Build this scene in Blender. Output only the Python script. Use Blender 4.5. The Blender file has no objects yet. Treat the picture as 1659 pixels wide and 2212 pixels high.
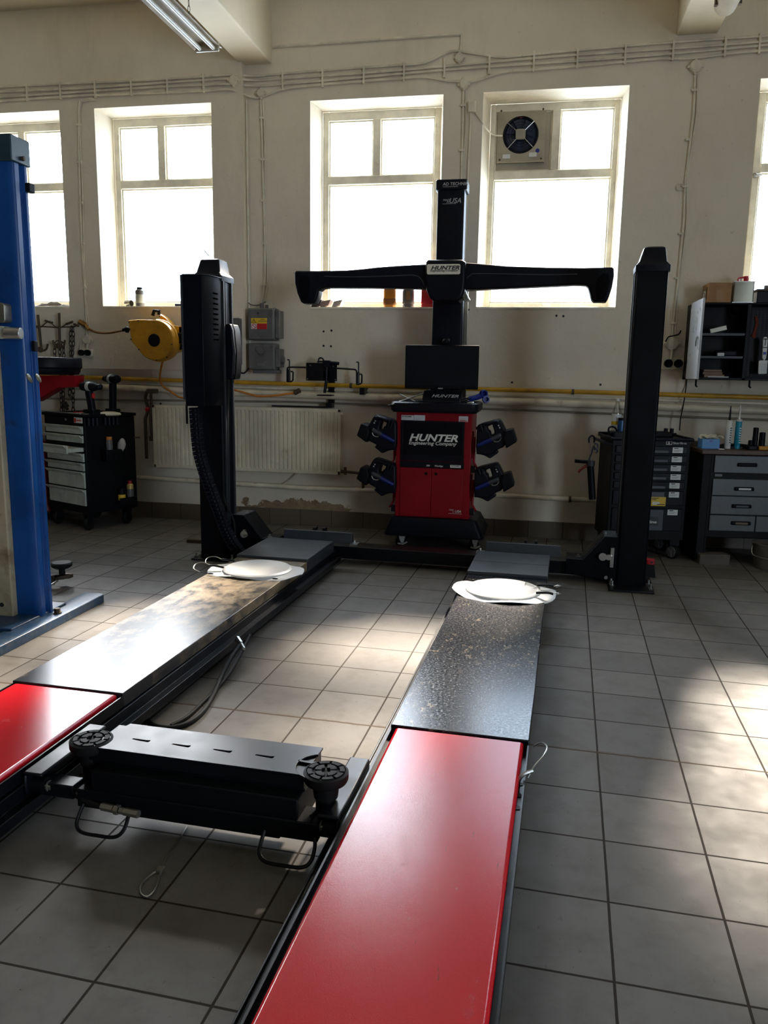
import bpy, bmesh, math, random
from mathutils import Vector, Matrix
random.seed(7)
PI = math.pi
S = bpy.context.scene
COL = S.collection

# ---------------------------------------------------------------- camera
FPX, YAW, PITCH, ROLL, CH = 1708.18, -0.188920, -0.175532, 0.0158062, 1.574427
def cam_axes():
    cy, sy, cp, sp, cr, sr = math.cos(YAW), math.sin(YAW), math.cos(PITCH), math.sin(PITCH), math.cos(ROLL), math.sin(ROLL)
    f = Vector((sy*cp, cy*cp, sp)); r0 = Vector((cy, -sy, 0)); u0 = r0.cross(f)
    return cr*r0+sr*u0, -sr*r0+cr*u0, f
CR, CU, CF = cam_axes()
CAM = Vector((0, 0, CH))
def ray(px, py): return CF + CR*((px-829.5)/FPX) - CU*((py-1106)/FPX)
def W(px, py, Y):                       # surveyed point on the vertical plane y = Y
    d = ray(px, py); return CAM + d*(Y/d.y)
def Z(px, py, z):                       # surveyed point on the horizontal plane z
    d = ray(px, py); return CAM + d*((z-CH)/d.z)
cd = bpy.data.cameras.new('camera'); cam = bpy.data.objects.new('camera', cd); COL.objects.link(cam)
m = Matrix((CR, CU, -CF)).transposed().to_4x4(); m.translation = CAM; cam.matrix_world = m
cd.sensor_fit = 'HORIZONTAL'; cd.sensor_width = 36; cd.lens = 36*FPX/1659; cd.clip_start = 0.05
S.camera = cam
TH = -0.0357731                          # the tiles and the lift stand two degrees off the wall
LIFT = Matrix.Rotation(TH, 4, 'Z')
ID = Matrix.Identity(4)
def UV(p): return LIFT.inverted() @ p    # world -> lift frame
D = 7.723                                # inner face of the window wall
DL = 7.633                               # its thicker left part

# ---------------------------------------------------------------- mesh builder
class MB:
    def __init__(s): s.v = []; s.f = []
    def add(s, vs, fs):
        n = len(s.v); s.v += [Vector(p) for p in vs]; s.f += [[i+n for i in f] for f in fs]; return s
    def box(s, x0, x1, y0, y1, z0, z1):
        return s.add([(x0,y0,z0),(x1,y0,z0),(x1,y1,z0),(x0,y1,z0),(x0,y0,z1),(x1,y0,z1),(x1,y1,z1),(x0,y1,z1)],
            [(0,3,2,1),(4,5,6,7),(0,1,5,4),(1,2,6,5),(2,3,7,6),(3,0,4,7)])
    def obox(s, c, a, b, d):
        c, a, b, d = Vector(c), Vector(a), Vector(b), Vector(d)
        if a.cross(b).dot(d) < 0: a = -a
        return s.add([c-a-b-d,c+a-b-d,c+a+b-d,c-a+b-d,c-a-b+d,c+a-b+d,c+a+b+d,c-a+b+d],
            [(0,3,2,1),(4,5,6,7),(0,1,5,4),(1,2,6,5),(2,3,7,6),(3,0,4,7)])
    def loft(s, rings, cap=True, closed=False):
        n = len(rings[0]); vs = [p for r in rings for p in r]; fs = []
        m = len(rings)
        for k in range(m if closed else m-1):
            a, b = k*n, ((k+1) % m)*n
            for i in range(n): fs.append((a+i, a+(i+1) % n, b+(i+1) % n, b+i))
        if cap and not closed: fs.append(tuple(range(n-1, -1, -1))); fs.append(tuple((m-1)*n+i for i in range(n)))
        return s.add(vs, fs)
    def prism(s, poly, a0, a1, ax):
        if ax == 'x': f = lambda p, a: (a, p[0], p[1])
        elif ax == 'y': f = lambda p, a: (p[0], a, p[1])
        else: f = lambda p, a: (p[0], p[1], a)
        return s.loft([[f(p, a0) for p in poly], [f(p, a1) for p in poly]])
    def cyl(s, p0, p1, r0, r1=None, n=16):
        return s.tube([p0, p1], r0, n, r1=r1)
    def tube(s, pts, r, n=8, closed=False, r1=None):
        P = [Vector(p) for p in pts]; m = len(P); rings = []
        t0 = None; nrm = None
        for i in range(m):
            if closed: t = P[(i+1) % m]-P[i-1]
            else: t = P[min(i+1, m-1)]-P[max(i-1, 0)]
            if t.length < 1e-9: t = Vector((0,0,1))
            t.normalize()
            if nrm is None:
                nrm = t.orthogonal().normalized()
            else:
                nrm = (nrm - t*nrm.dot(t))
                nrm = nrm.normalized() if nrm.length > 1e-6 else t.orthogonal().normalized()
            b = t.cross(nrm)
            rr = r if r1 is None else r+(r1-r)*i/(m-1)
            rings.append([P[i]+nrm*rr*math.cos(2*PI*k/n)+b*rr*math.sin(2*PI*k/n) for k in range(n)])
        return s.loft(rings, cap=not closed, closed=closed)
    def lathe(s, c, prof, n=24, ax=(0,0,1), sx=1.0):
        ax = Vector(ax).normalized(); a = ax.orthogonal().normalized(); b = ax.cross(a); c = Vector(c)
        return s.loft([[c+ax*h+a*max(r,1e-4)*sx*math.cos(2*PI*k/n)+b*max(r,1e-4)*math.sin(2*PI*k/n) for k in range(n)] for r, h in prof])
    def rbox(s, x0, x1, y0, y1, z0, z1, r, n=5):     # box with rounded vertical corners
        return s.loft([[(p[0], p[1], z) for p in rrect(x0, x1, y0, y1, r, n)] for z in (z0, z1)])
def rrect(x0, x1, y0, y1, r, n=5):
    o = []
    for cx, cy, a0 in ((x1-r,y1-r,0),(x0+r,y1-r,PI/2),(x0+r,y0+r,PI),(x1-r,y0+r,3*PI/2)):
        for k in range(n+1):
            a = a0+PI/2*k/n; o.append((cx+r*math.cos(a), cy+r*math.sin(a)))
    return o
def spline(pts, k=8, closed=False):
    P = [Vector(p) for p in pts]; o = []; m = len(P)
    for i in range(m if closed else m-1):
        if closed: a, b, c, d = P[i-1], P[i], P[(i+1) % m], P[(i+2) % m]
        else: a, b, c, d = P[max(i-1,0)], P[i], P[i+1], P[min(i+2,m-1)]
        for j in range(k):
            t = j/k
            o.append(0.5*((2*b)+(c-a)*t+(2*a-5*b+4*c-d)*t*t+(3*b-a-3*c+d)*t**3))
    if not closed: o.append(P[-1])
    return o

def finish(me, mat, bev, o):
    me.materials.append(mat)
    me.polygons.foreach_set('use_smooth', [True]*len(me.polygons)); me.set_sharp_from_angle(angle=0.62); me.update()
    if bev:
        b = o.modifiers.new('bevel', 'BEVEL'); b.width = bev; b.segments = 2; b.limit_method = 'ANGLE'; b.angle_limit = 0.7
def mesh_of(name, mb, off=Vector((0,0,0))):
    me = bpy.data.meshes.new(name); me.from_pydata([p-off for p in mb.v], [], mb.f)
    bm = bmesh.new(); bm.from_mesh(me); bmesh.ops.recalc_face_normals(bm, faces=bm.faces); bm.to_mesh(me); bm.free()
    return me
def obj(name, mb, mat, parent, bev=0, label=None):   # a part or a sub-part
    me = mb if isinstance(mb, bpy.types.Mesh) else mesh_of(name, mb)
    o = bpy.data.objects.new(name, me); COL.objects.link(o); finish(me, mat, bev, o)
    o.parent = parent
    if parent.type == 'EMPTY' and 'bx' in PB.get(parent.name, {}): o.matrix_parent_inverse = Matrix.Translation(-PB[parent.name]['bx'])
    if label: o['label'] = label
    return o
PB = {}
def thing(name, label, cat, base, F=ID, group=None):  # an Empty at the thing's base
    o = bpy.data.objects.new(name, None); COL.objects.link(o); o.empty_display_size = 0.1
    b = Vector(base); o.matrix_basis = F @ Matrix.Translation(b); PB[o.name] = {'bx': b}
    o['label'] = label; o['category'] = cat
    if group: o['group'] = group
    return o
def single(name, mb, mat, label, cat, F=ID, group=None, bev=0, kind=None):   # a thing that is one mesh
    if isinstance(mb, bpy.types.Mesh): me = mb; off = Vector((0,0,0))
    else:
        off = Vector([(min(p[i] for p in mb.v)+max(p[i] for p in mb.v))/2 for i in (0,1)]+[min(p.z for p in mb.v)])
        me = mesh_of(name, mb, off)
    o = bpy.data.objects.new(name, me); COL.objects.link(o); finish(me, mat, bev, o)
    o.matrix_basis = F @ Matrix.Translation(off)
    if kind == 'structure': o['kind'] = 'structure'
    if label: o['label'] = label
    if cat: o['category'] = cat
    if group: o['group'] = group
    PB[o.name] = {'off': off}
    return o
def part_of_single(name, mb, mat, parent, bev=0, label=None):   # a child of a one-mesh thing, in the same frame
    me = mb if isinstance(mb, bpy.types.Mesh) else mesh_of(name, mb)
    o = bpy.data.objects.new(name, me); COL.objects.link(o); finish(me, mat, bev, o); o.parent = parent
    o.matrix_parent_inverse = Matrix.Translation(-PB[parent.name]['off'])
    if label: o['label'] = label
    return o
def dup(root, M, label, group=None):     # a copy of a thing with its parts and their sub-parts
    def rec(o, par):
        c = o.copy(); COL.objects.link(c)
        if par: c.parent = par; c.matrix_parent_inverse = o.matrix_parent_inverse
        for ch in list(o.children): rec(ch, c)
        return c
    r = rec(root, None); r.matrix_basis = M; r['label'] = label
    if group: r['group'] = group
    return r
def outline(polys, depth, bev=0.0, M=ID, res=1):   # flat outline(s) with holes, given depth, in local xy, moved by M
    cu = bpy.data.curves.new('o', 'CURVE'); cu.dimensions = '2D'; cu.fill_mode = 'BOTH'
    for p in polys:
        sp = cu.splines.new('POLY'); sp.points.add(len(p)-1); sp.use_cyclic_u = True
        for i, q in enumerate(p): sp.points[i].co = (q[0], q[1], 0, 1)
    cu.extrude = max(depth/2-bev, 0.0001); cu.bevel_depth = bev; cu.bevel_resolution = res
    if bev: cu.offset = -bev
    t = bpy.data.objects.new('o', cu); me = bpy.data.meshes.new_from_object(t); bpy.data.objects.remove(t); bpy.data.curves.remove(cu)
    me.transform(M); return me
def joined(name, meshes):
    bm = bmesh.new()
    for me in meshes: bm.from_mesh(me)
    o = bpy.data.meshes.new(name); bm.to_mesh(o); bm.free()
    return o
def XZ(Y): return Matrix(((1,0,0,0),(0,0,-1,Y),(0,1,0,0),(0,0,0,1)))    # local xy -> world x,z standing at y=Y, facing -y
def text_mesh(s, h, M, shear=0, bold=0.0, align='LEFT', depth=0.0012, wide=1.0):
    cu = bpy.data.curves.new('t', 'FONT'); cu.body = s; cu.size = h/0.69; cu.shear = shear; cu.offset = bold*h; cu.extrude = depth; cu.align_x = align; cu.resolution_u = 3
    t = bpy.data.objects.new('t', cu); me = bpy.data.meshes.new_from_object(t); bpy.data.objects.remove(t); bpy.data.curves.remove(cu)
    me.transform(M @ Matrix.Diagonal((wide,1,1,1))); return me

# ---------------------------------------------------------------- materials
def nodes(name):
    m = bpy.data.materials.new(name); m.use_nodes = True; nt = m.node_tree
    return m, nt, nt.nodes['Principled BSDF']
def nd(nt, t, **k):
    n = nt.nodes.new(t)
    for a, b in k.items():
        if a in n.inputs.keys(): n.inputs[a].default_value = b
        else: setattr(n, a, b)
    return n
def lk(nt, a, b): nt.links.new(a, b)
def c4(c): return (c[0], c[1], c[2], 1)
def noise(nt, scale, detail=4, rough=0.55, coord='Object', stretch=None):
    tc = nd(nt, 'ShaderNodeTexCoord'); n = nd(nt, 'ShaderNodeTexNoise'); n.inputs['Scale'].default_value = scale; n.inputs['Detail'].default_value = detail; n.inputs['Roughness'].default_value = rough
    if stretch:
        mp = nd(nt, 'ShaderNodeMapping'); mp.inputs['Scale'].default_value = stretch; lk(nt, tc.outputs[coord], mp.inputs[0]); lk(nt, mp.outputs[0], n.inputs['Vector'])
    else: lk(nt, tc.outputs[coord], n.inputs['Vector'])
    return n
def ramp(nt, src, a, b, ca=(0,0,0), cb=(1,1,1)):
    r = nd(nt, 'ShaderNodeValToRGB'); r.color_ramp.elements[0].position = a; r.color_ramp.elements[1].position = b
    r.color_ramp.elements[0].color = c4(ca); r.color_ramp.elements[1].color = c4(cb); lk(nt, src, r.inputs[0]); return r
def mixc(nt, fac, a, b):
    x = nd(nt, 'ShaderNodeMix', data_type='RGBA'); 
    if isinstance(fac, (int, float)): x.inputs[0].default_value = fac
    else: lk(nt, fac, x.inputs[0])
    for i, c in ((6, a), (7, b)):
        if isinstance(c, tuple): x.inputs[i].default_value = c4(c)
        else: lk(nt, c, x.inputs[i])
    return x.outputs[2]
def mth(nt, op, a, b=None):
    x = nd(nt, 'ShaderNodeMath', operation=op)
    for i, c in ((0, a), (1, b)):
        if c is None: continue
        if isinstance(c, (int, float)): x.inputs[i].default_value = c
        else: lk(nt, c, x.inputs[i])
    return x.outputs[0]
def bump(nt, bs, h, strength=0.2, dist=0.01):
    b = nd(nt, 'ShaderNodeBump'); b.inputs['Strength'].default_value = strength; b.inputs['Distance'].default_value = dist
    lk(nt, h, b.inputs['Height']); lk(nt, b.outputs[0], bs.inputs['Normal'])
def mat(name, col, rough=0.5, metal=0, var=0.25, scale=6, bmp=0.0, bscale=200, dirt=None, dmt=0.3, spec=0.5):
    m, nt, bs = nodes(name)
    n = noise(nt, scale)
    dark = tuple(c*(1-var) for c in col); lite = tuple(min(1, c*(1+var*0.6)) for c in col)
    r = ramp(nt, n.outputs[0], 0.3, 0.7, dark, lite); out = r.outputs[0]
    if dirt:
        n2 = noise(nt, scale*2.3, 8, 0.7); k = ramp(nt, n2.outputs[0], 0.62-dmt*0.3, 0.75); out = mixc(nt, k.outputs[0], out, dirt)
    lk(nt, out, bs.inputs['Base Color']); bs.inputs['Metallic'].default_value = metal
    rr = ramp(nt, n.outputs[0], 0.25, 0.75, (max(rough-0.06,0.02),)*3, (min(rough+0.08,1),)*3); lk(nt, rr.outputs[0], bs.inputs['Roughness'])
    bs.inputs['Specular IOR Level'].default_value = spec
    if bmp:
        n3 = noise(nt, bscale, 2); bump(nt, bs, n3.outputs[0], bmp, 0.002)
    return m
K = {}
K['black'] = mat('black_powder_coat', (.004,.0045,.007), .34, bmp=.1, bscale=420, spec=.3)
K['post'] = mat('black_post_paint', (.003,.0036,.006), .38, bmp=.08, bscale=420, spec=.13)
K['blackmatt'] = mat('black_matt_plastic', (.004,.0045,.006), .5, spec=.15)
K['plastic'] = mat('dark_moulded_plastic', (.0045,.005,.010), .42, bmp=.06, bscale=350, spec=.18)
K['rubber'] = mat('black_rubber', (.008,.008,.008), .6, bmp=.3, bscale=180, spec=.2)
K['grey'] = mat('grey_powder_coat', (.034,.038,.046), .42, bmp=.2, bscale=400)
K['steel'] = mat('zinc_plated_steel', (.6,.6,.58), .3, 1)
K['zinc'] = mat('bright_zinc_plate', (.62,.62,.58), .4, .35)
K['darkblue'] = mat('dark_blue_plastic', (.006,.016,.15), .4)
K['rust'] = mat('rusty_brown_steel', (.10,.07,.045), .6, .4, dirt=(.05,.03,.02))
K['chain'] = mat('dark_oiled_chain_steel', (.06,.05,.042), .45, .6)
K['white'] = mat('white_plastic', (.75,.74,.70), .4)
K['paper'] = mat('white_label', (.72,.72,.70), .5, var=.06)
K['ink'] = mat('black_ink', (.01,.01,.012), .5, var=0)
K['letters'] = mat('off_white_lettering', (.80,.79,.72), .5, var=.04)
K['silverink'] = mat('grey_lettering', (.42,.42,.44), .4, var=.03)
K['cream'] = mat('cream_badge', (.78,.74,.62), .4, var=.05)
K['cartred'] = mat('cart_red_paint', (.27,.004,.010), .38, var=.15, bmp=.05, spec=.25)
K['red'] = mat('red_plastic', (.55,.012,.02), .4)
K['darkred'] = mat('dark_red_steel', (.20,.006,.010), .45)
K['blue'] = mat('blue_lift_paint', (.008,.07,.27), .3, spec=.3, var=.25, scale=3, dirt=(.015,.035,.08), dmt=.1)
K['bluedirty'] = mat('worn_blue_paint', (.012,.05,.12), .4, scale=9, dirt=(.07,.09,.11), dmt=.45, bmp=.3, bscale=60)
K['bluep'] = mat('blue_plastic', (.01,.03,.30), .4)
K['beige'] = mat('stained_beige_cover', (.42,.37,.25), .5, scale=2.5, dirt=(.16,.10,.05), dmt=.35)
K['pipeyellow'] = mat('yellow_gas_pipe_paint', (.56,.30,.015), .4, dirt=(.25,.13,.02), dmt=.1)
K['pipewhite'] = mat('cream_pipe_paint', (.72,.65,.50), .4, scale=4, dirt=(.42,.35,.24), dmt=.2)
K['conduit'] = mat('old_white_conduit', (.74,.68,.54), .45, scale=5, dirt=(.50,.44,.33), dmt=.15)
K['radiator'] = mat('radiator_enamel', (.72,.66,.50), .36, scale=3, dirt=(.50,.42,.29), dmt=.15)
K['frame'] = mat('cream_window_frame_paint', (.82,.76,.61), .42, scale=5, dirt=(.60,.52,.38), dmt=.15)
K['reel'] = mat('yellow_hose_reel_plastic', (.62,.30,.012), .42, dirt=(.30,.16,.02), dmt=.2)
K['greybox'] = mat('grey_electrical_box', (.13,.125,.12), .45, dirt=(.07,.065,.06), dmt=.3)
K['drawer'] = mat('grey_green_drawer_enamel', (.50,.53,.47), .38, scale=5, dirt=(.3,.3,.25), dmt=.3)
K['benchgrey'] = mat('dark_grey_drawer_enamel', (.085,.092,.096), .4, scale=6, dirt=(.07,.07,.07), dmt=.3)
K['wood'] = mat('dark_worn_worktop', (.10,.045,.03), .5, scale=8, dirt=(.03,.02,.016), dmt=.5)
K['oak'] = mat('plain_wood', (.22,.14,.085), .6, scale=12)
K['card'] = mat('brown_cardboard', (.34,.18,.075), .7, scale=9)
K['tin'] = mat('tinplate', (.36,.34,.28), .36, .8, scale=4)
K['yellow'] = mat('yellow_label', (.72,.48,.03), .5, var=.1)
K['gold'] = mat('gold_can', (.55,.42,.12), .4, .3)
K['orange'] = mat('orange_rubber_hose', (.58,.20,.02), .5)
K['cyan'] = mat('light_blue_carton', (.10,.30,.62), .5, var=.12)
K['teal'] = mat('teal_cartridge', (.01,.28,.42), .4, var=.1)
K['latex'] = mat('cream_latex', (.66,.60,.45), .6, bmp=.4, bscale=60)
K['rag'] = mat('dirty_rag', (.10,.08,.06), .9, scale=20)
K['amber'] = mat('amber_oil_plastic', (.62,.22,.01), .35)
K['brownoil'] = mat('brown_oil', (.22,.08,.012), .4)
K['disc'] = mat('white_turn_plate', (.70,.71,.72), .36, var=.08, scale=7, dirt=(.62,.55,.42), dmt=.05)
K['sheet'] = mat('white_plastic_sheet', (.72,.73,.75), .42, var=.06, scale=5)
K['lamp'] = mat('fluorescent_lamp_enamel', (.52,.45,.33), .35)
K['tubeglass'] = mat('unlit_fluorescent_tube', (.66,.62,.52), .25, var=.05)
K['plaster'] = mat('cream_ceiling_paint', (.74,.66,.50), .8, scale=1.3, var=.12, bmp=.3, bscale=25)
K['farwall'] = mat('darkened_far_wall', (.16,.14,.11), .8, scale=1.5)  # unseen walls coloured dark so the blacks in view reflect less light
K['stone'] = mat('grey_brown_block', (.12,.10,.085), .8, scale=9)

def clear_mat(name, tint, gl=0.08, rough=0.03):
    m, nt, bs = nodes(name); nt.nodes.remove(bs); out = nt.nodes['Material Output']
    t = nd(nt, 'ShaderNodeBsdfTransparent'); t.inputs[0].default_value = c4(tint); g = nd(nt, 'ShaderNodeBsdfGlossy'); g.inputs['Roughness'].default_value = rough
    n = noise(nt, 4); r = ramp(nt, n.outputs[0], .3, .7, (gl*.6,)*3, (gl*1.4,)*3)
    x = nd(nt, 'ShaderNodeMixShader'); lk(nt, r.outputs[0], x.inputs[0]); lk(nt, t.outputs[0], x.inputs[1]); lk(nt, g.outputs[0], x.inputs[2]); lk(nt, x.outputs[0], out.inputs[0])
    return m
K['glass'] = clear_mat('window_glass', (.95,.96,.97), .05)
K['bottle'] = clear_mat('clear_bottle_plastic', (.86,.87,.84), .18, .1)

def wall_mat():
    m, nt, bs = nodes('old_cream_wall_paint')
    n = noise(nt, .9, 6, .6); base = ramp(nt, n.outputs[0], .3, .72, (.66,.59,.46), (.79,.715,.58)).outputs[0]
    st = noise(nt, 2.2, 6, .7, stretch=(1,1,.35)); base = mixc(nt, mth(nt, 'MULTIPLY', ramp(nt, st.outputs[0], .56, .8).outputs[0], .5), base, (.52,.44,.32))
    sp = noise(nt, 26, 3, .6); base = mixc(nt, mth(nt, 'MULTIPLY', ramp(nt, sp.outputs[0], .70, .74).outputs[0], .4), base, (.36,.30,.22))
    # crumbled plaster low on the wall, right of the left post
    tc = nd(nt, 'ShaderNodeNewGeometry'); sx = nd(nt, 'ShaderNodeSeparateXYZ'); lk(nt, tc.outputs['Position'], sx.inputs[0])
    cn = noise(nt, 3.6, 7, .6)
    zz = mth(nt, 'ABSOLUTE', mth(nt, 'SUBTRACT', sx.outputs[2], .20)); k = mth(nt, 'SUBTRACT', 1.0, mth(nt, 'MULTIPLY', zz, 6.0))
    xx = mth(nt, 'ABSOLUTE', mth(nt, 'ADD', sx.outputs[0], 2.35)); k2 = mth(nt, 'SUBTRACT', 1.25, mth(nt, 'MULTIPLY', xx, .95))
    kk = mth(nt, 'MINIMUM', k, k2); t = mth(nt, 'ADD', mth(nt, 'MULTIPLY', kk, .40), cn.outputs[0])
    hole = ramp(nt, t, .80, .815).outputs[0]
    pn = noise(nt, 14, 6, .7); base = mixc(nt, hole, base, ramp(nt, pn.outputs[0], .3, .7, (.17,.11,.06), (.36,.26,.15)).outputs[0])
    lk(nt, base, bs.inputs['Base Color']); bs.inputs['Roughness'].default_value = .62
    bn = noise(nt, 9, 7, .65); h = mth(nt, 'SUBTRACT', bn.outputs[0], mth(nt, 'MULTIPLY', hole, 1.2)); bump(nt, bs, h, .35, .02)
    return m
K['wall'] = wall_mat()

def floor_mat():
    m, nt, bs = nodes('square_floor_tiles')
    tc = nd(nt, 'ShaderNodeTexCoord')
    wob = noise(nt, 3, 3); off = nd(nt, 'ShaderNodeVectorMath', operation='SCALE'); off.inputs['Scale'].default_value = .004; lk(nt, wob.outputs['Color'], off.inputs[0])
    ad = nd(nt, 'ShaderNodeVectorMath', operation='ADD'); lk(nt, tc.outputs['Object'], ad.inputs[0]); lk(nt, off.outputs[0], ad.inputs[1])
    br = nd(nt, 'ShaderNodeTexBrick'); br.offset = 0; br.squash = 1
    for k, v in (('Scale', 1), ('Brick Width', .33), ('Row Height', .33), ('Mortar Size', .0042), ('Mortar Smooth', .15), ('Bias', 0)): br.inputs[k].default_value = v
    br.inputs['Color1'].default_value = (.138,.128,.118,1); br.inputs['Color2'].default_value = (.180,.167,.153,1); br.inputs['Mortar'].default_value = (.03,.024,.018,1)
    lk(nt, ad.outputs[0], br.inputs['Vector'])
    base = br.outputs[0]
    n1 = noise(nt, 7, 8, .65); base = mixc(nt, mth(nt, 'MULTIPLY', ramp(nt, n1.outputs[0], .45, .75).outputs[0], .55), base, (.095,.08,.068))
    n2 = noise(nt, 2.0, 8, .72); base = mixc(nt, mth(nt, 'MULTIPLY', ramp(nt, n2.outputs[0], .60, .78).outputs[0], .6), base, (.07,.052,.036))
    n3 = noise(nt, 38, 5, .7, stretch=(1,.35,1)); base = mixc(nt, mth(nt, 'MULTIPLY', ramp(nt, n3.outputs[0], .64, .72).outputs[0], .6), base, (.07,.06,.055))
    n5 = noise(nt, 60, 2, .5); base = mixc(nt, ramp(nt, n5.outputs[0], .755, .775).outputs[0], base, (.05,.035,.025))
    base = mixc(nt, ramp(nt, br.outputs['Fac'], .3, .8).outputs[0], base, (.035,.028,.022))
    # a rougher, wider joint across the bay
    sx = nd(nt, 'ShaderNodeSeparateXYZ'); lk(nt, tc.outputs['Object'], sx.inputs[0])
    cn = noise(nt, 9, 6, .7); yy = mth(nt, 'ABSOLUTE', mth(nt, 'ADD', sx.outputs[1], mth(nt, 'MULTIPLY', mth(nt, 'SUBTRACT', cn.outputs[0], .5), .05)))
    cr = ramp(nt, yy, .004, .012, (1,1,1), (0,0,0)).outputs[0]; base = mixc(nt, mth(nt, 'MULTIPLY', cr, .7), base, (.09,.06,.035))
    lk(nt, base, bs.inputs['Base Color'])
    n4 = noise(nt, 5, 6, .6); rr = ramp(nt, n4.outputs[0], .3, .7, (.42,)*3, (.60,)*3).outputs[0]
    rr = mixc(nt, br.outputs['Fac'], rr, (.8,.8,.8)); lk(nt, rr, bs.inputs['Roughness']); bs.inputs['Specular IOR Level'].default_value = .12
    bn = noise(nt, 24, 4, .6); h = mth(nt, 'SUBTRACT', mth(nt, 'MULTIPLY', bn.outputs[0], .12), br.outputs['Fac']); bump(nt, bs, h, .45, .004)
    return m
K['floor'] = floor_mat()

def skirting_mat():
    m, nt, bs = nodes('brown_skirting_tiles')
    tc = nd(nt, 'ShaderNodeTexCoord'); mp = nd(nt, 'ShaderNodeMapping'); mp.inputs['Rotation'].default_value = (PI/2,0,0); lk(nt, tc.outputs['Object'], mp.inputs[0])
    br = nd(nt, 'ShaderNodeTexBrick'); br.offset = 0
    for k, v in (('Scale', 1), ('Brick Width', .33), ('Row Height', .6), ('Mortar Size', .004)): br.inputs[k].default_value = v
    br.inputs['Color1'].default_value = (.10,.075,.055,1); br.inputs['Color2'].default_value = (.14,.11,.08,1); br.inputs['Mortar'].default_value = (.04,.03,.025,1); lk(nt, mp.outputs[0], br.inputs['Vector'])
    n = noise(nt, 5, 7, .7, stretch=(5,1,.6)); base = mixc(nt, mth(nt, 'MULTIPLY', ramp(nt, n.outputs[0], .66, .72).outputs[0], .7), br.outputs[0], (.40,.36,.29))
    lk(nt, base, bs.inputs['Base Color']); bs.inputs['Roughness'].default_value = .45
    return m
K['skirt'] = skirting_mat()

def deck_mat(name, dusty):
    m, nt, bs = nodes(name)
    base = (.010,.012,.017)
    s = noise(nt, 16, 7, .7, stretch=(1,.25,1)); a = ramp(nt, s.outputs[0], .62, .72).outputs[0]
    tc = nd(nt, 'ShaderNodeTexCoord'); sx = nd(nt, 'ShaderNodeSeparateXYZ'); lk(nt, tc.outputs['Object'], sx.inputs[0])
    if dusty:
        g = nd(nt, 'ShaderNodeMapRange'); g.inputs[1].default_value = 3.0; g.inputs[2].default_value = 4.7; lk(nt, sx.outputs[1], g.inputs[0])
        d = noise(nt, 13, 9, .75, stretch=(1,.6,1)); t = mth(nt, 'ADD', d.outputs[0], mth(nt, 'MULTIPLY', g.outputs[0], .22)); k = ramp(nt, t, .56, .76).outputs[0]
        c = mixc(nt, mth(nt, 'MULTIPLY', k, .85), base, (.27,.20,.115)); c = mixc(nt, mth(nt, 'MULTIPLY', a, .35), c, (.30,.27,.22)); rough = mixc(nt, k, (.30,)*3, (.42,)*3)
    else:
        d = noise(nt, 5, 8, .72, stretch=(1,.4,1)); k = ramp(nt, d.outputs[0], .55, .85).outputs[0]
        c = mixc(nt, mth(nt, 'MULTIPLY', k, .4), (.004,.006,.011), (.12,.10,.075)); fa = noise(nt, 42, 6, .7, stretch=(1,.5,1)); wn_ = noise(nt, 2.6, 3, .5); fk = mth(nt, 'MULTIPLY', ramp(nt, fa.outputs[0], .55, .62).outputs[0], ramp(nt, wn_.outputs[0], .46, .62).outputs[0]); c = mixc(nt, mth(nt, 'MULTIPLY', fk, .75), c, (.26,.21,.145)); gr = noise(nt, 90, 4, .7); rough = mixc(nt, ramp(nt, gr.outputs[0], .35, .65).outputs[0], (.12,)*3, (.28,)*3)
    lk(nt, c, bs.inputs['Base Color']); lk(nt, rough, bs.inputs['Roughness'])
    bs.inputs['Specular IOR Level'].default_value = .75 if dusty else .5
    bn = noise(nt, 330, 2); bump(nt, bs, bn.outputs[0], .10 if dusty else .07, .002)
    return m
K['deckl'] = deck_mat('dusty_black_deck', True); K['deckr'] = deck_mat('scratched_black_deck', False)
def redplate():
    m, nt, bs = nodes('red_slip_plate_paint')
    s = noise(nt, 9, 8, .72, stretch=(1,.6,1)); a = ramp(nt, s.outputs[0], .60, .70).outputs[0]
    c = mixc(nt, mth(nt, 'MULTIPLY', a, .30), (.62,.008,.018), (.36,.03,.03))
    sc = noise(nt, 70, 3, .6, stretch=(1,.12,1)); c = mixc(nt, mth(nt, 'MULTIPLY', ramp(nt, sc.outputs[0], .71, .74).outputs[0], .6), c, (.13,.02,.02))
    lk(nt, c, bs.inputs['Base Color']); lk(nt, mixc(nt, a, (.20,)*3, (.34,)*3), bs.inputs['Roughness'])
    lk(nt, mixc(nt, a, (.42,)*3, (.12,)*3), bs.inputs['Specular IOR Level'])
    bn = noise(nt, 330, 2); bump(nt, bs, bn.outputs[0], .14, .002)
    return m
K['redplate'] = redplate()
SKY, GLOW, SUN, SUNANG, EXPO = 11.0, 42.0, 26.0, 7.0, 0.28
# ================================================================ THE ROOM
def struct(name, mb, mt, bev=0, label=None): return single(name, mb, mt, label, None, kind='structure', bev=bev)
X0, X1, YB, ZC = -7.6, 6.2, -6.0, 5.0
fl = bpy.data.objects.new('floor', mesh_of('floor', MB().add([LIFT.inverted() @ (Vector(q)) for q in ((X0,YB,0),(X1,YB,0),(X1,D+.6,0),(X0,D+.6,0))], [(0,1,2,3)]), LIFT.inverted() @ Vector((.319445,3.243439,0))))
COL.objects.link(fl); fl.matrix_basis = Matrix.Translation((.319445,3.243439,0)) @ LIFT; fl.data.materials.append(K['floor']); fl['kind'] = 'structure'; fl['label'] = 'worn beige square floor tiles with dark joints'
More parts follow.
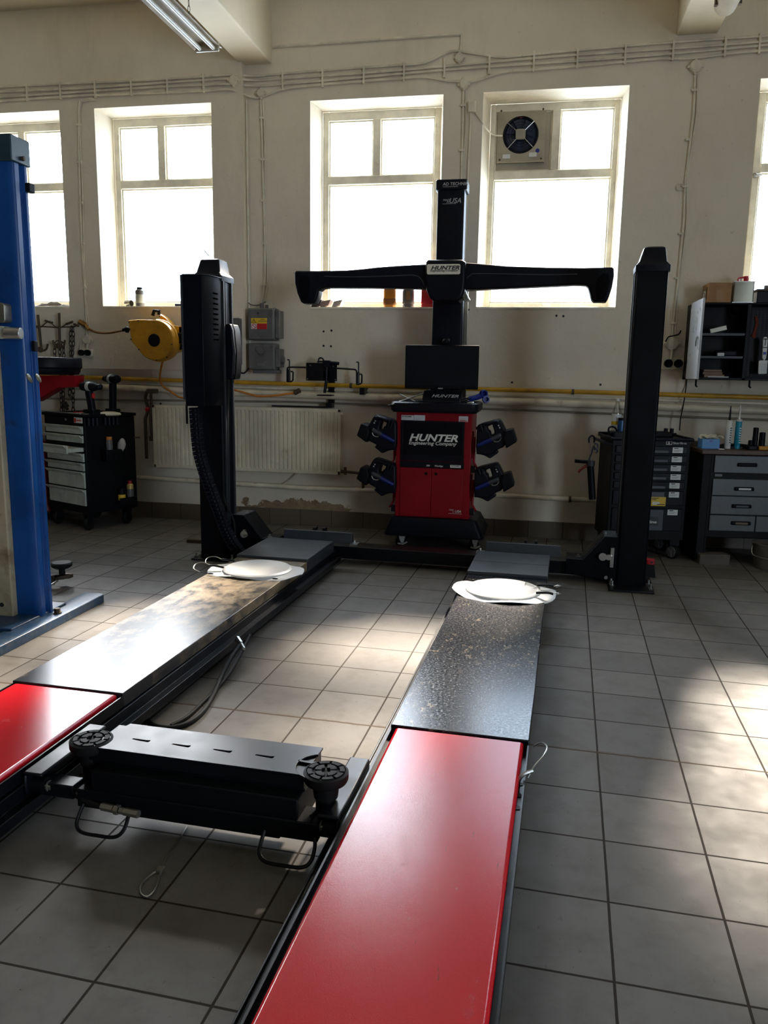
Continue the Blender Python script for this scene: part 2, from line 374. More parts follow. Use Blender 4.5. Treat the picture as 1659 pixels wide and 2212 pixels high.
# window wall: openings are splayed from the inner face to the frame
WZ0, WZ1 = 2.187, 4.075
WINS = [(-5.95,-4.80), (-4.42,-3.20), (-2.247,-0.985), (-0.622,0.650), (1.722,2.98)]
RD = .25
def wall_back():
    mb = MB()
    xs = [X0]
    for a, b in WINS: xs += [a, b]
    xs.append(X1)
    STEP = -2.885
    def col(xa, xb, z0, z1):
        for a, b, y in ((xa, min(xb, STEP), DL), (max(xa, STEP), xb, D)):
            if b <= a: continue
            if y == DL and z0 < 1.56 < z1:
                mb.box(a, b, D, D+.45, z0, 1.56); mb.box(a, b, y, D+.45, 1.56, z1)
            elif y == DL and z1 <= 1.56: mb.box(a, b, D, D+.45, z0, z1)
            else: mb.box(a, b, y, D+.45, z0, z1)
    col(X0, X1, 0, WZ0); col(X0, X1, WZ1, ZC+.1)
    for i in range(0, len(xs), 2): col(xs[i], xs[i+1], WZ0, WZ1)
    for a, b in WINS:       # splayed plaster reveals
        y0 = (DL if b < STEP else D)+.004; y1 = y0+RD
        mb.prism([(a, y0), (a+.055, y1), (a, y1)], WZ0, WZ1, 'z'); mb.prism([(b, y0), (b, y1), (b-.045, y1)], WZ0, WZ1, 'z')
        mb.prism([(y0, WZ1), (y1, WZ1), (y1, WZ1-.03)], a, b, 'x')
    return mb
struct('wall_back', wall_back(), K['wall'], label='old cream painted window wall with crumbled plaster low down')
struct('wall_left', MB().box(X0-.2, X0, YB, D+.45, 0, ZC+.1), K['farwall'])
# daylight opening added in the unseen right wall to light the room
GY0, GY1, GZL, GZ = -4.8, -1.4, .2, 3.4
struct('wall_front', MB().box(X0-.2, X1+.2, YB-.3, YB, 0, ZC+.1), K['farwall'])
struct('wall_right', MB().box(X1, X1+.2, YB, GY0, 0, ZC+.1).box(X1, X1+.2, GY1, D+.45, 0, ZC+.1).box(X1, X1+.2, GY0, GY1, GZ, ZC+.1).box(X1, X1+.2, GY0, GY1, 0, GZL), K['farwall'])
struct('ceiling', MB().box(X0-.2, X1+.2, YB-.3, D+.45, ZC, ZC+.2), K['plaster'])
for i, (a, b, zb) in enumerate(((-2.93,-2.621,4.415), (1.01,1.343,4.45), (-6.9,-6.56,4.42))):
    struct('trim_%d' % (i+1), MB().box(a, b, YB, D+.01, zb, ZC+.01), K['plaster'], .012, label=('cream concrete ceiling beam above the fluorescent lamp', 'cream concrete ceiling beam at upper right', None)[i])
struct('baseboard_back', MB().box(X0, X1, D-.016, D+.01, 0, .166), K['skirt'], .003, label='dark brown tiled skirting along the window wall')

def window(i, x0, x1, left):
    yf = (DL if left else D)+RD; a, b = x0+.055, x1-.045; z0, z1 = WZ0+.002, WZ1-.03; t = .062
    fr = MB(); y0, y1 = yf, yf+.07; zt, zb = 3.452, 3.374; mx = a+(b-a)*.465; yg = yf+.04
    if i == 4: mx = .041; t = .05
    fr.box(a, a+t, y0, y1, z0, z1).box(b-t, b, y0, y1, z0, z1).box(a+t, b-t, y0, y1, z1-t-.02, z1).box(a+t, b-t, y0, y1, z0, z0+.06)
    fr.box(a+t, b-t, y0-.012, y1, zb, zt).box(mx-.038, mx+.038, y0-.006, y1, zt, z1-t-.02)
    o = struct('window_%d' % i, fr, K['frame'], .006, label=('cream framed window behind the blue lift column', 'cream framed window left of the left lift post', 'cream framed window behind the left wing of the camera beam', 'cream framed window holding the extractor fan', 'cream framed window above the wall cabinet, at right edge')[i-1])
    P = lambda n, mb, mt, bv=0: part_of_single(n, mb, mt, o, bv)
    P('pane', MB().box(a+t, b-t, yg, yg+.006, z0+.06, zb), K['glass'])
    if i != 4: P('pane', MB().box(a+t, mx-.038, yg, yg+.006, zt, z1-t-.02), K['glass'])
    P('pane', MB().box(mx+.038, b-t, yg, yg+.006, zt, z1-t-.02), K['glass'])
    bead = MB()
    for xa, xb, za, zc in ((a+t, b-t, z0+.06, zb), (a+t, mx-.038, zt, z1-t-.02), (mx+.038, b-t, zt, z1-t-.02)):
        w = .013
        bead.box(xa, xa+w, yg-.02, yg, za, zc).box(xb-w, xb, yg-.02, yg, za, zc).box(xa+w, xb-w, yg-.02, yg, za, za+w).box(xa+w, xb-w, yg-.02, yg, zc-w, zc)
    P('glazing_bead', bead, K['frame'])
    if i == 4:
        P('blank_panel', MB().box(a+t, mx-.038, yg-.012, yg+.02, zt, z1-t-.02), mat('blank_window_panel', (.46,.41,.31), .5, scale=4), .004)
    if i == 5:
        h = MB(); h.box(a+.012, a+.04, y0-.03, y0, 3.33, 3.37).tube([(a+.026, y0-.035, 3.36), (a+.026, y0-.05, 3.35), (a+.07, y0-.05, 3.345)], .009); P('window_handle', h, K['steel'])
    struct('window_sill', MB().box(x0, x1, (DL if left else D)-.004, yf+.01, WZ0-.02, WZ0+.003), K['frame'], .003)
for i, (a, b) in enumerate(WINS): window(i+1, a, b, i < 2)

K['dullpipe'] = mat('dull_brown_grey_pipe', (.24,.20,.15), .55, scale=4)
K['fanpanel'] = mat('tan_grey_fan_panel', (.42,.37,.28), .45, scale=4)
# ---------------------------------------------------------------- pipes along the wall
def pipe(name, label, pts, r, mt, cat='pipe', bands=(), bandmat=None, bname='pipe_clip'):
    o = single(name, MB().tube(pts, r, 12), mt, label, cat)
    for q in bands: part_of_single(bname, MB().tube([Vector(q)-Vector((.012,0,0)), Vector(q)+Vector((.012,0,0))], r*1.25, 12).box(q[0]-.012, q[0]+.012, q[1], D if q[0] > -2.885 else D, q[2]-.006, q[2]+.006), bandmat or K['rust'], o)
    return o
yp = D-.075
pipe('gas_pipe', 'yellow gas pipe running along the whole window wall', [(X0,yp,1.505),(-4.78,yp,1.468),(-2.4,yp,1.44),(0,yp,1.422),(2.0,yp,1.400),(X1,yp,1.37)], .021, K['pipeyellow'],
     bands=[(-4.7,yp,1.467),(-1.81,yp,1.435),(.31,yp,1.417)])
pipe('heating_pipe', 'thick cream heating pipe just below the yellow gas pipe', [(X0,yp,1.41),(-4.78,yp,1.375),(-2.4,yp,1.335),(0,yp,1.313),(2.0,yp,1.283),(X1,yp,1.25)], .036, K['pipewhite'])
pipe('thin_pipe', 'thin dull pipe between the yellow pipe and the thick cream pipe', [(X0,D-.03,1.46),(-4.78,D-.03,1.42),(-2.4,D-.03,1.392),(0,D-.03,1.373),(2,D-.03,1.345),(X1,D-.03,1.31)], .014, K['conduit'])
pipe('thin_pipe', 'thin dark pipe running just under the thick cream pipe', [(X0,D-.03,1.25),(-4.78,D-.03,1.235),(-2.4,D-.03,1.262),(0,D-.03,1.232),(2,D-.03,1.2),(X1,D-.03,1.17)], .010, K['dullpipe'])
q = W(783,1055,D-.05)
pipe('return_pipe', 'cream heating pipe low on the wall below the radiator', [(X0,yp,.47),(-4.15,yp,.435),(-2.3,yp,.40),(-.2,yp,.412),(.5,yp,.405),(1.3,yp,.40)], .024, K['pipewhite'], bands=[(-1.05,yp,.408),(.34,yp,.406)])

# radiator
def radiator():
    x0, x1, y0, y1, z0, z1 = -3.90, -1.90, D-.14, D-.04, .555, 1.205
    t = thing('radiator', 'cream panel radiator with ribbed front under the pipes', 'radiator', ((x0+x1)/2, D-.09, z0))
    # ribbed front sheet
    n = 44; prof = []
    for k in range(n):
        a = x0+.03+(x1-x0-.06)*k/n; w = (x1-x0-.06)/n
        prof += [(a, y0+.012), (a+w*.30, y0+.012), (a+w*.42, y0), (a+w*.88, y0)]
    prof += [(x1-.03, y0+.012), (x1-.03, y0+.03), (x0+.03, y0+.03)]
    obj('ribbed_front', MB().prism(prof, z0+.035, z1-.03, 'z'), K['radiator'], t)
    b = MB().box(x0, x1, y0+.006, y0+.024, z0, z0+.04).box(x0, x1, y0+.006, y0+.024, z1-.035, z1).box(x0, x0+.032, y0+.006, y0+.024, z0, z1).box(x1-.032, x1, y0+.006, y0+.024, z0, z1)
    b.box(x0+.004, x1-.004, y0+.02, y1, z0+.01, z1-.006)
    obj('panel_body', b, K['radiator'], t, .006)
    v = MB().cyl((x0-.005,y0+.05,z1-.05), (x0-.05,y0+.05,z1-.05), .017).cyl((x0-.05,y0+.05,z1-.05), (x0-.085,y0+.05,z1-.05), .024)
    obj('valve', v, K['red'], t, label='red radiator valve knob')
    obj('bleed_plug', MB().cyl((x1,y0+.04,z1-.05), (x1+.02,y0+.04,z1-.05), .02), K['radiator'], t)
    v = MB().cyl((x1,y0+.05,z0+.03), (x1+.05,y0+.05,z0+.03), .016).tube(spline([(x1+.05,y0+.05,z0+.03),(x1+.16,yp,z0+.02),(x1+.21,yp,z0+.0),(x1+.22,yp,.50),(x1+.22,yp,.41)], 6), .014)
    v.cyl((x1+.04,y0+.05,z0+.0), (x1+.04,y0+.05,z0+.075), .014)
    obj('return_union', v, K['rust'], t)
    b = MB()
    obj('rising_pipe', MB().tube([(x0-.10,y0+.05,.64),(x0-.10,y0+.05,1.05),(x0-.06,y0+.05,1.155),(x0-.09,y0+.05,1.27),(x0-.06,yp-.03,1.34)], .017), K['rust'], t)
    return t
radiator()
o = single('black_strip', MB().box(-2.62,-2.05,D-.10,D-.085,1.212,1.228).box(-2.055,-2.04,D-.10,D-.085,1.212,1.26), K['black'], 'thin black metal strip lying along the radiator top', 'strip')
q = W(410,900,DL-.1)
single('rubber_strip', MB().box(-3.52,-3.50,D-.148,D-.141,1.02,1.205).box(-3.52,-3.50,D-.148,D-.08,1.205,1.212), K['black'], 'short black strip hanging over the radiator left of the lift post', 'strip')
# pipe wrench shaped iron left of the radiator
a, b2 = W(330,838,D-.14), W(330,952,D-.1)
wr = MB().box(a.x-.055,a.x+.045,D-.17,D-.11,a.z-.055,a.z-.01).tube([(a.x-.02,D-.14,a.z-.03),(a.x-.03,D-.13,1.2),(b2.x-.01,D-.11,1.05),(b2.x,D-.10,b2.z)], .014, 8, r1=.020).box(b2.x-.03,b2.x+.02,D-.12,D-.09,b2.z,b2.z+.05)
single('pipe_wrench', wr, K['rust'], 'rusty pipe wrench hanging from the thick cream pipe left of the radiator', 'wrench')

# ---------------------------------------------------------------- cables under the ceiling
def wl(x): return DL if x < -2.885 else D
def cable_run():
    t = thing('cable_run', 'bundle of four grey cables clipped along the wall above the windows', 'cables', (-1.5, D-.02, 4.15))
    J1, J2, J3, J4 = W(503,178,DL), W(563,201,D), W(1002,181,D), W(1503,142,D); J0 = W(992,124,D)
    def line(x): return 4.243+.0135*max(0, x+3.0)+.0075*(x+3)*(x > -3)
    for k, dz in enumerate((.062, .022, -.018, -.058)):
        pts = []
        x = X0
        while x <= X1:
            z = line(x)+dz+.006*math.sin(x*2.1+k*1.7)
            pts.append((x, wl(x)-.014, z)); x += .23
        if k == 0:      # rises into the upper box
            pts = [(p[0], p[1], p[2]+.105*math.exp(-((p[0]-J0.x)/.17)**2)) for p in pts]
        if k == 3:
            pts = [(p[0], p[1], p[2]-.085*math.exp(-((p[0]-J3.x)/.17)**2)-.07*math.exp(-((p[0]-J2.x)/.15)**2)-.02*math.exp(-((p[0]-J4.x)/.2)**2)) for p in pts]
        obj('cable', MB().tube(spline(pts, 3), .0115, 6), K['conduit'], t)
    for px in (60,132,207,285,363,441,612,698,787,874,961,1058,1154,1248,1351,1454,1566,1640):
        q = W(px, 190-.06*px, D); x = q.x*(wl(q.x-.05)/D); z = line(x)
        obj('cable_clip', MB().box(x-.008, x+.008, wl(x)-.03, wl(x), z-.078, z+.082), K['conduit'], t)
cable_run()
def jbox(px, py, r, label, Y=None, rim=True):
    Y = Y or D; q = W(px, py, Y-.03)
    o = single('junction_box', MB().lathe((q.x, Y+.004, q.z), [(r,0),(r,.034),(r*.93,.042),(0,.042)], 20, (0,-1,0)), K['conduit'], label, 'junction box', group=None)
    for a in (0, PI/2, PI, 3*PI/2): part_of_single('cable_gland', MB().cyl((q.x+r*.9*math.cos(a), Y-.02, q.z+r*.9*math.sin(a)), (q.x+r*1.32*math.cos(a), Y-.02, q.z+r*1.32*math.sin(a)), .013, n=8), K['conduit'], o)
    part_of_single('lid', MB().lathe((q.x, Y-.038, q.z), [(r*.78,0),(r*.78,.008),(0,.008)], 20, (0,-1,0)), K['conduit'], o)
    return o
jbox(503,173,.042,'round junction box below the end of the ceiling beam',DL)
jbox(563,201,.038,'round junction box between the second window and the camera beam window')
jbox(992,124,.040,'round junction box where the single upper trunking comes down')
jbox(1002,181,.042,'round junction box between the two middle windows, lower of the pair')
jbox(1503,142,.050,'round junction box on the cable run right of the fan window')
jbox(187,734,.045,'round junction box low on the wall above the left double socket',DL)
jbox(1452,742,.058,'octagonal junction box above the right double socket')
def conduit(label, pts, r=.010, twin=True, clips=(), name='conduit'):
    o = single(name, MB().tube(spline(pts, 5), r, 7), K['conduit'], label, 'conduit')
    if twin: part_of_single('thin_wire', MB().tube(spline([Vector(p)+Vector((.019+.008*math.sin(i*1.9),0,-.01)) for i, p in enumerate(pts)], 5), r*.55, 6), K['conduit'], o)
    for c in clips: part_of_single('conduit_clip', MB().box(c[0]-.022, c[0]+.022, c[1]-.014, c[1]+.014, c[2]-.009, c[2]+.009), K['conduit'], o)
    return o
def drop(label, pix, Y, clips, **k):
    return conduit(label, [W(a, b, Y-.014) for a, b in pix], clips=[W(a, b, Y-.014) for a, b in clips], **k)
drop('conduit dropping down the wall between the two left windows', [(205,214),(180,216),(171,228),(170,300),(173,420),(177,530),(184,640),(187,700),(187,722)], DL, [(170,270),(172,350),(175,438),(178,526),(183,622)])
drop('conduit dropping to the fuse boxes left of the middle window', [(563,213),(566,300),(569,420),(572,520),(572,600),(568,640),(563,655)], D, [(566,255),(568,345),(569,434),(571,526),(571,615)])
drop('conduit dropping behind the camera column between the middle windows', [(1001,195),(1000,260),(998,350),(995,450),(994,560),(993,660),(993,740)], D, [(1000,228),(997,325)])
drop('conduit dropping down the wall right of the fan window', [(1502,158),(1498,240),(1488,330),(1480,400),(1477,470),(1470,550),(1463,620),(1456,680),(1452,725)], D, [(1499,195),(1487,302),(1480,403),(1471,505),(1463,601),(1455,698)])
conduit('straight thin trunking high on the wall from the beam to the upper junction box', [W(590,101,D-.01),W(700,94,D-.01),W(850,83,D-.01),W(995,74,D-.01)], .014, False)
conduit('short vertical trunking above the upper junction box', [W(997,73,D-.01),W(996,95,D-.01),W(994,114,D-.01)], .010, False)
conduit('thin white trunking running down from the square switch box', [W(1017,243,D-.01),W(1013,330,D-.01),W(1008,450,D-.01),W(1004,560,D-.01),W(1001,665,D-.01),W(1000,760,D-.01)], .009, False)
q = W(1020,232,D)
o = single('switch_box', MB().box(q.x-.034,q.x+.034,D-.035,D+.004,q.z-.045,q.z+.045), K['conduit'], 'small square switch box beside the fan window', 'switch box', bev=.006)
conduit('grey cable from the square switch box to the extractor fan', [W(1026,243,D-.01),W(1040,262,D-.01),W(1053,280,D+.05),W(1066,291,D+.16),W(1085,293,D+.2)], .0065, False, name='fan_cable')
conduit('thin wall bracket loop beside the right conduit', [W(1477,397,D-.012),W(1464,398,D-.012),W(1462,406,D-.012),W(1466,411,D-.012),W(1482,408,D-.012)], .005, False, name='wire_loop')
# corner line where the wall steps back
q = W(524,460,D)
conduit('flat cable in the step of the wall left of the fuse boxes', [(-2.872,D-.02,z) for z in (4.1,3.5,2.9,2.3,1.75)], .012, False, name='cable_duct')

# extractor fan
def fan():
    yf = D+RD+.028; c = W(1126,293,yf); hw, hz = .222, .245; y = yf-.012
    t = thing('extractor_fan', 'square extractor fan set in the upper left panel of the window', 'fan', (c.x, yf, c.z-hz))
    R = .155
    circ = [(c.x-.005+R*math.cos(k*PI/20), c.z+R*math.sin(k*PI/20)) for k in range(40)]
    obj('square_housing', outline([[(c.x-hw,c.z-hz),(c.x+hw,c.z-hz),(c.x+hw,c.z+hz),(c.x-hw,c.z+hz)], circ[::-1]], .03, .002, XZ(y)), K['fanpanel'], t)
    obj('drain_lip', MB().box(c.x-hw+.02, c.x+hw-.01, y-.045, y, c.z-hz, c.z-hz+.012), K['fanpanel'], t)
    obj('fan_ring', MB().tube([(p[0], y-.01, p[1]) for p in circ], .012, 8, True), K['plastic'], t)
    obj('backing', MB().lathe((c.x-.005, y+.008, c.z), [(R,0),(R,.003),(0,.003)], 32, (0,-1,0)), mat('dark_blue_fan_backing', (.012,.018,.05), .6), t)
    for k in range(7):
        a = k*2*PI/7; b = MB(); p = lambda r, d, dy: (c.x-.005+r*math.cos(a+d), y+dy, c.z+r*math.sin(a+d))
        b.add([p(.045,-.3,.0), p(.145,-.22,.0), p(.145,.34,-.014), p(.045,.3,-.014), p(.045,-.3,.002), p(.145,-.22,.002), p(.145,.34,-.012), p(.045,.3,-.012)], [(0,1,2,3),(7,6,5,4),(0,4,5,1),(1,5,6,2),(2,6,7,3),(3,7,4,0)])
        obj('blade', b, mat_fan, t)
    g = MB()
    for r in (.06,.085,.11,.135): g.tube([(c.x-.005+r*math.cos(k*PI/16), y-.028, c.z+r*math.sin(k*PI/16)) for k in range(32)], .002, 5, True)
    obj('wire_guard', g, K['plastic'], t)
    for a in (.75, 2.45, 3.95, 5.5): obj('guard_stay', MB().tube([(c.x-.005+.04*math.cos(a), y-.032, c.z+.04*math.sin(a)), (c.x-.005+.165*math.cos(a), y-.03, c.z+.165*math.sin(a))], .004, 6), K['steel'], t)
    obj('motor_hub', MB().loft([[(p[0],yy,p[1]) for p in rrect(c.x-.05,c.x+.04,c.z-.045,c.z+.045,.016)] for yy in (y-.02,y-.046)]), K['tin'], t, .003)
    q = W(1123,253,y-.02); L = MB().box(q.x-.022,q.x+.022,y-.018,y-.0145,q.z-.008,q.z+.012); obj('brand_label', L, K['paper'], t)
    obj('label_text', text_mesh('Rosen', .014, XZ(y-.019) @ Matrix.Translation((q.x-.021,q.z-.005,0)), bold=.02), K['red'], t)
    for px, py in ((1095,338),(1152,334)):
        q = W(px,py,y-.02); obj('rating_label', MB().box(q.x-.04,q.x+.03,y-.018,y-.0145,q.z-.018,q.z+.02), K['paper'], t)
    q = W(1161,325,y-.02); obj('round_sticker', MB().lathe((q.x,y-.0145,q.z), [(.018,0),(.018,.003),(0,.003)], 20, (0,-1,0)), K['bluep'], t)
    for sx in (-1,1):
        for sz in (-1,1): obj('screw', MB().cyl((c.x+sx*(hw-.03), y-.014, c.z+sz*(hz-.03)), (c.x+sx*(hw-.03), y-.021, c.z+sz*(hz-.03)), .009, n=8), K['rust'], t)
mat_fan = mat('dark_blue_fan_blade', (.015,.022,.06), .4)
fan()

# ---------------------------------------------------------------- lamps on the ceiling
def lamp():
    z = 4.0; e = Z(450,110,z); y1 = e.y; y0 = y1-1.55; x = e.x
    t = thing('fluorescent_lamp', 'long twin tube fluorescent lamp hanging from the ceiling by chains', 'lamp', (x, (y0+y1)/2, z+.02))
    prof = [(x-.115,z+.01),(x-.07,z+.05),(x-.04,z+.06),(x-.03,z+.085),(x+.03,z+.085),(x+.04,z+.06),(x+.07,z+.05),(x+.115,z+.01),(x+.09,z+.02),(x+.03,z+.038),(x,z+.04),(x-.03,z+.038),(x-.09,z+.02)]
    obj('reflector_body', MB().prism(prof, y0, y1, 'y'), K['lamp'], t)
    for s in (-1,1): obj('fluorescent_tube', MB().cyl((x+s*.055,y0+.03,z+.008), (x+s*.055,y1-.03,z+.008), .017, n=12), K['tubeglass'], t)
    for yy in (y0+.015, y1-.015): obj('end_cap', MB().box(x-.095,x+.095,yy-.015,yy+.015,z-.012,z+.055), K['lamp'], t, .008)
    for f in (.24,.78): 
        yy = y0+(y1-y0)*f; obj('mounting_clip', MB().box(x-.036,x+.036,yy-.02,yy+.02,z+.08,z+.094), K['rust'], t)
        c = MB(); n = 22; top = ZC-.0; bot = z+.09
        for k in range(n):
            za = bot+(top-bot)*k/n; zb2 = bot+(top-bot)*(k+1.25)/n; h = (zb2-za)/2; zc = (za+zb2)/2; r = .009
            dx, dy = (1,0) if k % 2 else (0,1)
            c.tube([(x+dx*r*math.cos(a)*1.0, yy+dy*r*math.cos(a), zc+h*math.sin(a)) for a in [i*PI/4 for i in range(8)]], .0022, 4, True)
        obj('hanging_chain', c, K['rust'], t)
lamp()
q = Z(1562,20,4.385)
t = thing('ceiling_light', 'small round-ended cream lamp under the right ceiling beam', 'lamp', (q.x,q.y-.4,4.30))
obj('diffuser', MB().lathe((q.x,q.y-1.1,4.385), [(0,0),(.05,0),(.080,.05),(.084,.1),(.084,1.02),(.06,1.08),(0,1.1)], 20, (0,1,0)), K['lamp'], t)
for s in (-1, 1): obj('mounting_clip', MB().box(q.x+s*.086-.01,q.x+s*.086+.01,q.y-.2,q.y-.16,4.34,4.46), K['rust'], t)
# ================================================================ THE ALIGNMENT LIFT (lift frame: u across, v along, z up)
def arc(c, r, a0, a1, n, f): return [f(c[0]+r*math.cos(a0+(a1-a0)*k/n), c[1]+r*math.sin(a0+(a1-a0)*k/n)) for k in range(n+1)]
def bolt(mb, u, v, z, r=.014, h=.03): mb.cyl((u,v,z), (u,v,z+h*.45), r*1.25, n=6); return mb.cyl((u,v,z+h*.4), (u,v,z+h*1.5), r*.6, n=8)
def lift():
    t = thing('alignment_lift', 'black drive-on wheel alignment lift with two runways and red slip plates', 'car lift', (-1.15, 6.2, 0), LIFT)
    # ---- posts
    def cap(u0, u1, v0, v1, z, post):
        r = lambda a, b, c, d, zz, q: [(p[0], p[1], zz) for p in rrect(a, b, c, d, q, 3)]
        g = .012
        obj('post_cap', MB().loft([r(u0-g,u1+g,v0-g,v1+g,z-.03,.015), r(u0-g,u1+g,v0-g,v1+g,z+.012,.015), r(u0+.012,u1-.012,v0+.012,v1-.012,z+.04,.02), r(u0+.04,u1-.026,v0+.03,v1-.03,z+.135,.02), r(u0+.055,u1-.04,v0+.05,v1-.05,z+.145,.018)]), K['plastic'], post)
    def post(u0, u1, v0, v1, ztop, side):
        w = .012
        # C channel open towards the middle of the bay
        o = [(u0,v0+w),(u0+w,v0),(u1-w,v0),(u1,v0+w),(u1,v1-w),(u1-w,v1),(u0+w,v1),(u0,v1-w)]
        p = obj('post', MB().prism(o, .01, ztop, 'z'), K['post'], t, .003)
        s = u0 if side > 0 else u1
        g = MB().box(s-.012, s+.012, v0+.03, v0+.05, .1, ztop-.02).box(s-.012, s+.012, v1-.05, v1-.03, .1, ztop-.02).box(s-.004, s+.004, v0+.085, v0+.10, .1, ztop-.02)
        obj('guide_strip', g, K['grey'], p)
        cap(u0, u1, v0, v1, ztop, p)
        return p
    p = post(.427, .640, 6.082, 6.30, 2.335, 1)
    obj('base_plate', MB().prism([(.366,5.90),(.69,5.90),(.70,6.35),(.366,6.35)], 0, .014, 'z'), K['black'], p, .003)
    [obj('anchor_bolt', bolt(MB(), u, v, .014), K['steel'], p) for u, v in ((.395,5.99),(.668,5.97),(.665,6.10),(.395,6.14),(.39,6.06))]
    PL = (-2.93, -2.705, 5.955, 6.19)
    p = post(*PL, 2.285, -1)
    obj('base_plate', MB().box(-3.0,-2.62,5.915,6.26,0,.014), K['black'], p, .003)
    [obj('anchor_bolt', bolt(MB(), u, v, .014), K['steel'], p) for u, v in ((-2.975,5.96),(-2.975,6.05),(-2.65,5.96))]
    # motor housing on the left post, its right side vented
    def at(px, py, v):
        n = LIFT @ Vector((0,1,0)); d = ray(px, py); k = (v-UV(CAM).y)/(UV(d).y); return UV(CAM+d*k)
    vf = 5.70; a0 = at(392,592,vf); a1 = at(435,595,vf); a2 = at(453,598,vf+.07); a3 = at(483,605,5.955)
    zt = a0.z-.005; zb = at(400,877,vf).z
    foot = [(a0.x,vf+.01),(a0.x+.01,vf),(a1.x,vf),(a2.x,vf+.07),(a2.x+.005,5.955),(a0.x,5.955)]
    mh = obj('motor_housing', MB().prism(foot, zb, zt, 'z'), K['post'], t, .004)
    obj('housing_flange', MB().box(a0.x-.012,a0.x+.004,vf-.004,5.96,zb+.05,zt), K['grey'], mh)
    obj('top_panel', MB().prism([(a0.x,vf),(a1.x,vf),(a2.x+.01,vf+.07),(a2.x+.012,5.955),(a0.x,5.955)], zt, zt+.006, 'z'), K['grey'], mh)
    s = MB(); ux = a2.x+.004
    for k in range(10):
        z = zt-.13-k*.038*1.02; s.prism(rrect(vf+.115,vf+.20,z,z+.012,.005,3), ux-.003, ux+.0008, 'x')
    sl = obj('vent_slots', s, mat('dark_vent_opening', (.0012,.0012,.0015), .9, spec=0), mh)
    # service box with a rounded lid on the right of the left post
    c0 = at(499,700,6.08); c1 = at(518,820,6.08)
    u0 = PL[1]+.004; u1 = u0+.066; zc0, zc1 = c1.z, c0.z
    pr = [(u0,zc0),(u0+.045,zc0),(u0+.058,zc0+.05),(u1,zc0+.15),(u1+.004,(zc0+zc1)/2),(u1-.004,zc1-.15),(u0+.054,zc1-.05),(u0+.036,zc1),(u0,zc1)]
    cb = obj('control_box', MB().prism(pr, 6.03, 6.20, 'y'), K['plastic'], t, .01)
    obj('lid_seam', MB().prism([(q[0]+.004, q[1]) for q in pr[1:-1]]+[(q[0]-.01, q[1]) for q in pr[-2:0:-1]], 6.08, 6.09, 'y'), K['blackmatt'], cb)
    cx = u0+.02
    obj('power_cable', MB().tube(spline([(cx,6.03,zc0),(cx-.03,6.0,1.0),(cx-.06,5.98,.7),(cx-.02,5.96,.5),(cx+.05,5.96,.35),(cx+.06,5.96,.2)], 6), .009), K['rubber'], t)
    # crossbeam and its gusset plates
    bm_ = MB().box(-2.70,.43,6.15,6.33,.045,.148)
    obj('crossbeam', bm_, K['black'], t, .004)
    for ui, uo, nm in ((.17,.425,1),(-2.44,-2.70,-1)):
        g = MB().prism([(ui-nm*.12,.06),(uo,.03),(uo,.365),(uo-nm*.10,.365),(ui,.17),(ui-nm*.12,.17)], 6.10, 6.13, 'y').prism([(ui-nm*.12,.165),(ui,.165),(uo-nm*.10,.358),(uo,.358),(uo,.37),(uo-nm*.105,.37),(ui-nm*.004,.18),(ui-nm*.12,.18)], 6.10, 6.34, 'y').prism([(ui-nm*.12,.06),(uo,.03),(uo,.365),(uo-nm*.10,.365),(ui,.17),(ui-nm*.12,.17)], 6.315, 6.34, 'y')
        go = obj('gusset', g, K['post'], t, .003)
        obj('gusset_top', MB().obox(((ui+uo-nm*.10)/2, 6.22, .272), Vector((uo-nm*.10-ui,0,.193))*.5, Vector((0,.122,0)), Vector((-.193*nm,0,(uo-nm*.10-ui)*nm)).normalized()*.002).box(min(uo,uo-nm*.1),max(uo,uo-nm*.1),6.10,6.34,.369,.372), K['grey'], go)
        obj('bolt', bolt(MB(), ui-nm*.03, 6.2, .175, .016, .016), K['steel'], go); obj('bolt', bolt(MB(), uo-nm*.09, 6.2, .37, .012, .012), K['steel'], go)
        if nm > 0:
            la = MB().box(.375,.40,6.075,6.10,.14,.29).tube([(.385,6.085,.225),(.31,6.07,.222)], .016).lathe((.318,6.066,.222), [(.03,0),(.03,.012),(0,.012)], 14, (0,-1,0)).lathe((.36,6.075,.22), [(.022,0),(.022,.02),(0,.02)], 10, (0,-1,0))
            obj('release_lever', la, K['steel'], go)
            b = MB(); b.cyl((.352,6.1,.055),(.352,6.085,.055),.014,n=8); obj('bolt', b, K['steel'], go)
        else:
            b = MB().tube([(-2.60,6.095,.24),(-2.57,6.07,.20)], .02).lathe((-2.59,6.07,.215), [(.03,0),(.03,.012),(0,.012)], 12, (.4,-1,0)); obj('release_lever', b, K['tin'], go)
    # plastic drag chain curling down in front of the left post
    pts = [at(x, y, v) for x, y, v in ((422,880,5.74),(425,925,5.74),(430,974,5.75),(441,1016,5.77),(455,1057,5.80),(471,1100,5.83),(487,1143,5.86),(504,1175,5.88),(524,1200,5.90))]
    sp = spline(pts, 5); ch = MB()
    for i in range(len(sp)-1):
        a, b = Vector(sp[i]), Vector(sp[i+1]); d = (b-a); L = d.length; d.normalize(); n = d.cross(Vector((0,1,0))).normalized()
        ch.obox((a+b)/2+n*.034, d*L*.47, Vector((0,.035,0)), n*.006).obox((a+b)/2-n*.034, d*L*.47, Vector((0,.035,0)), n*.006).obox((a+b)/2+Vector((0,-.028,0)), d*L*.2, Vector((0,.006,0)), n*.034).obox((a+b)/2+Vector((0,.028,0)), d*L*.2, Vector((0,.006,0)), n*.034)
    ch.tube(sp, .030, 6)
    obj('drag_chain', ch, K['plastic'], t, .002)
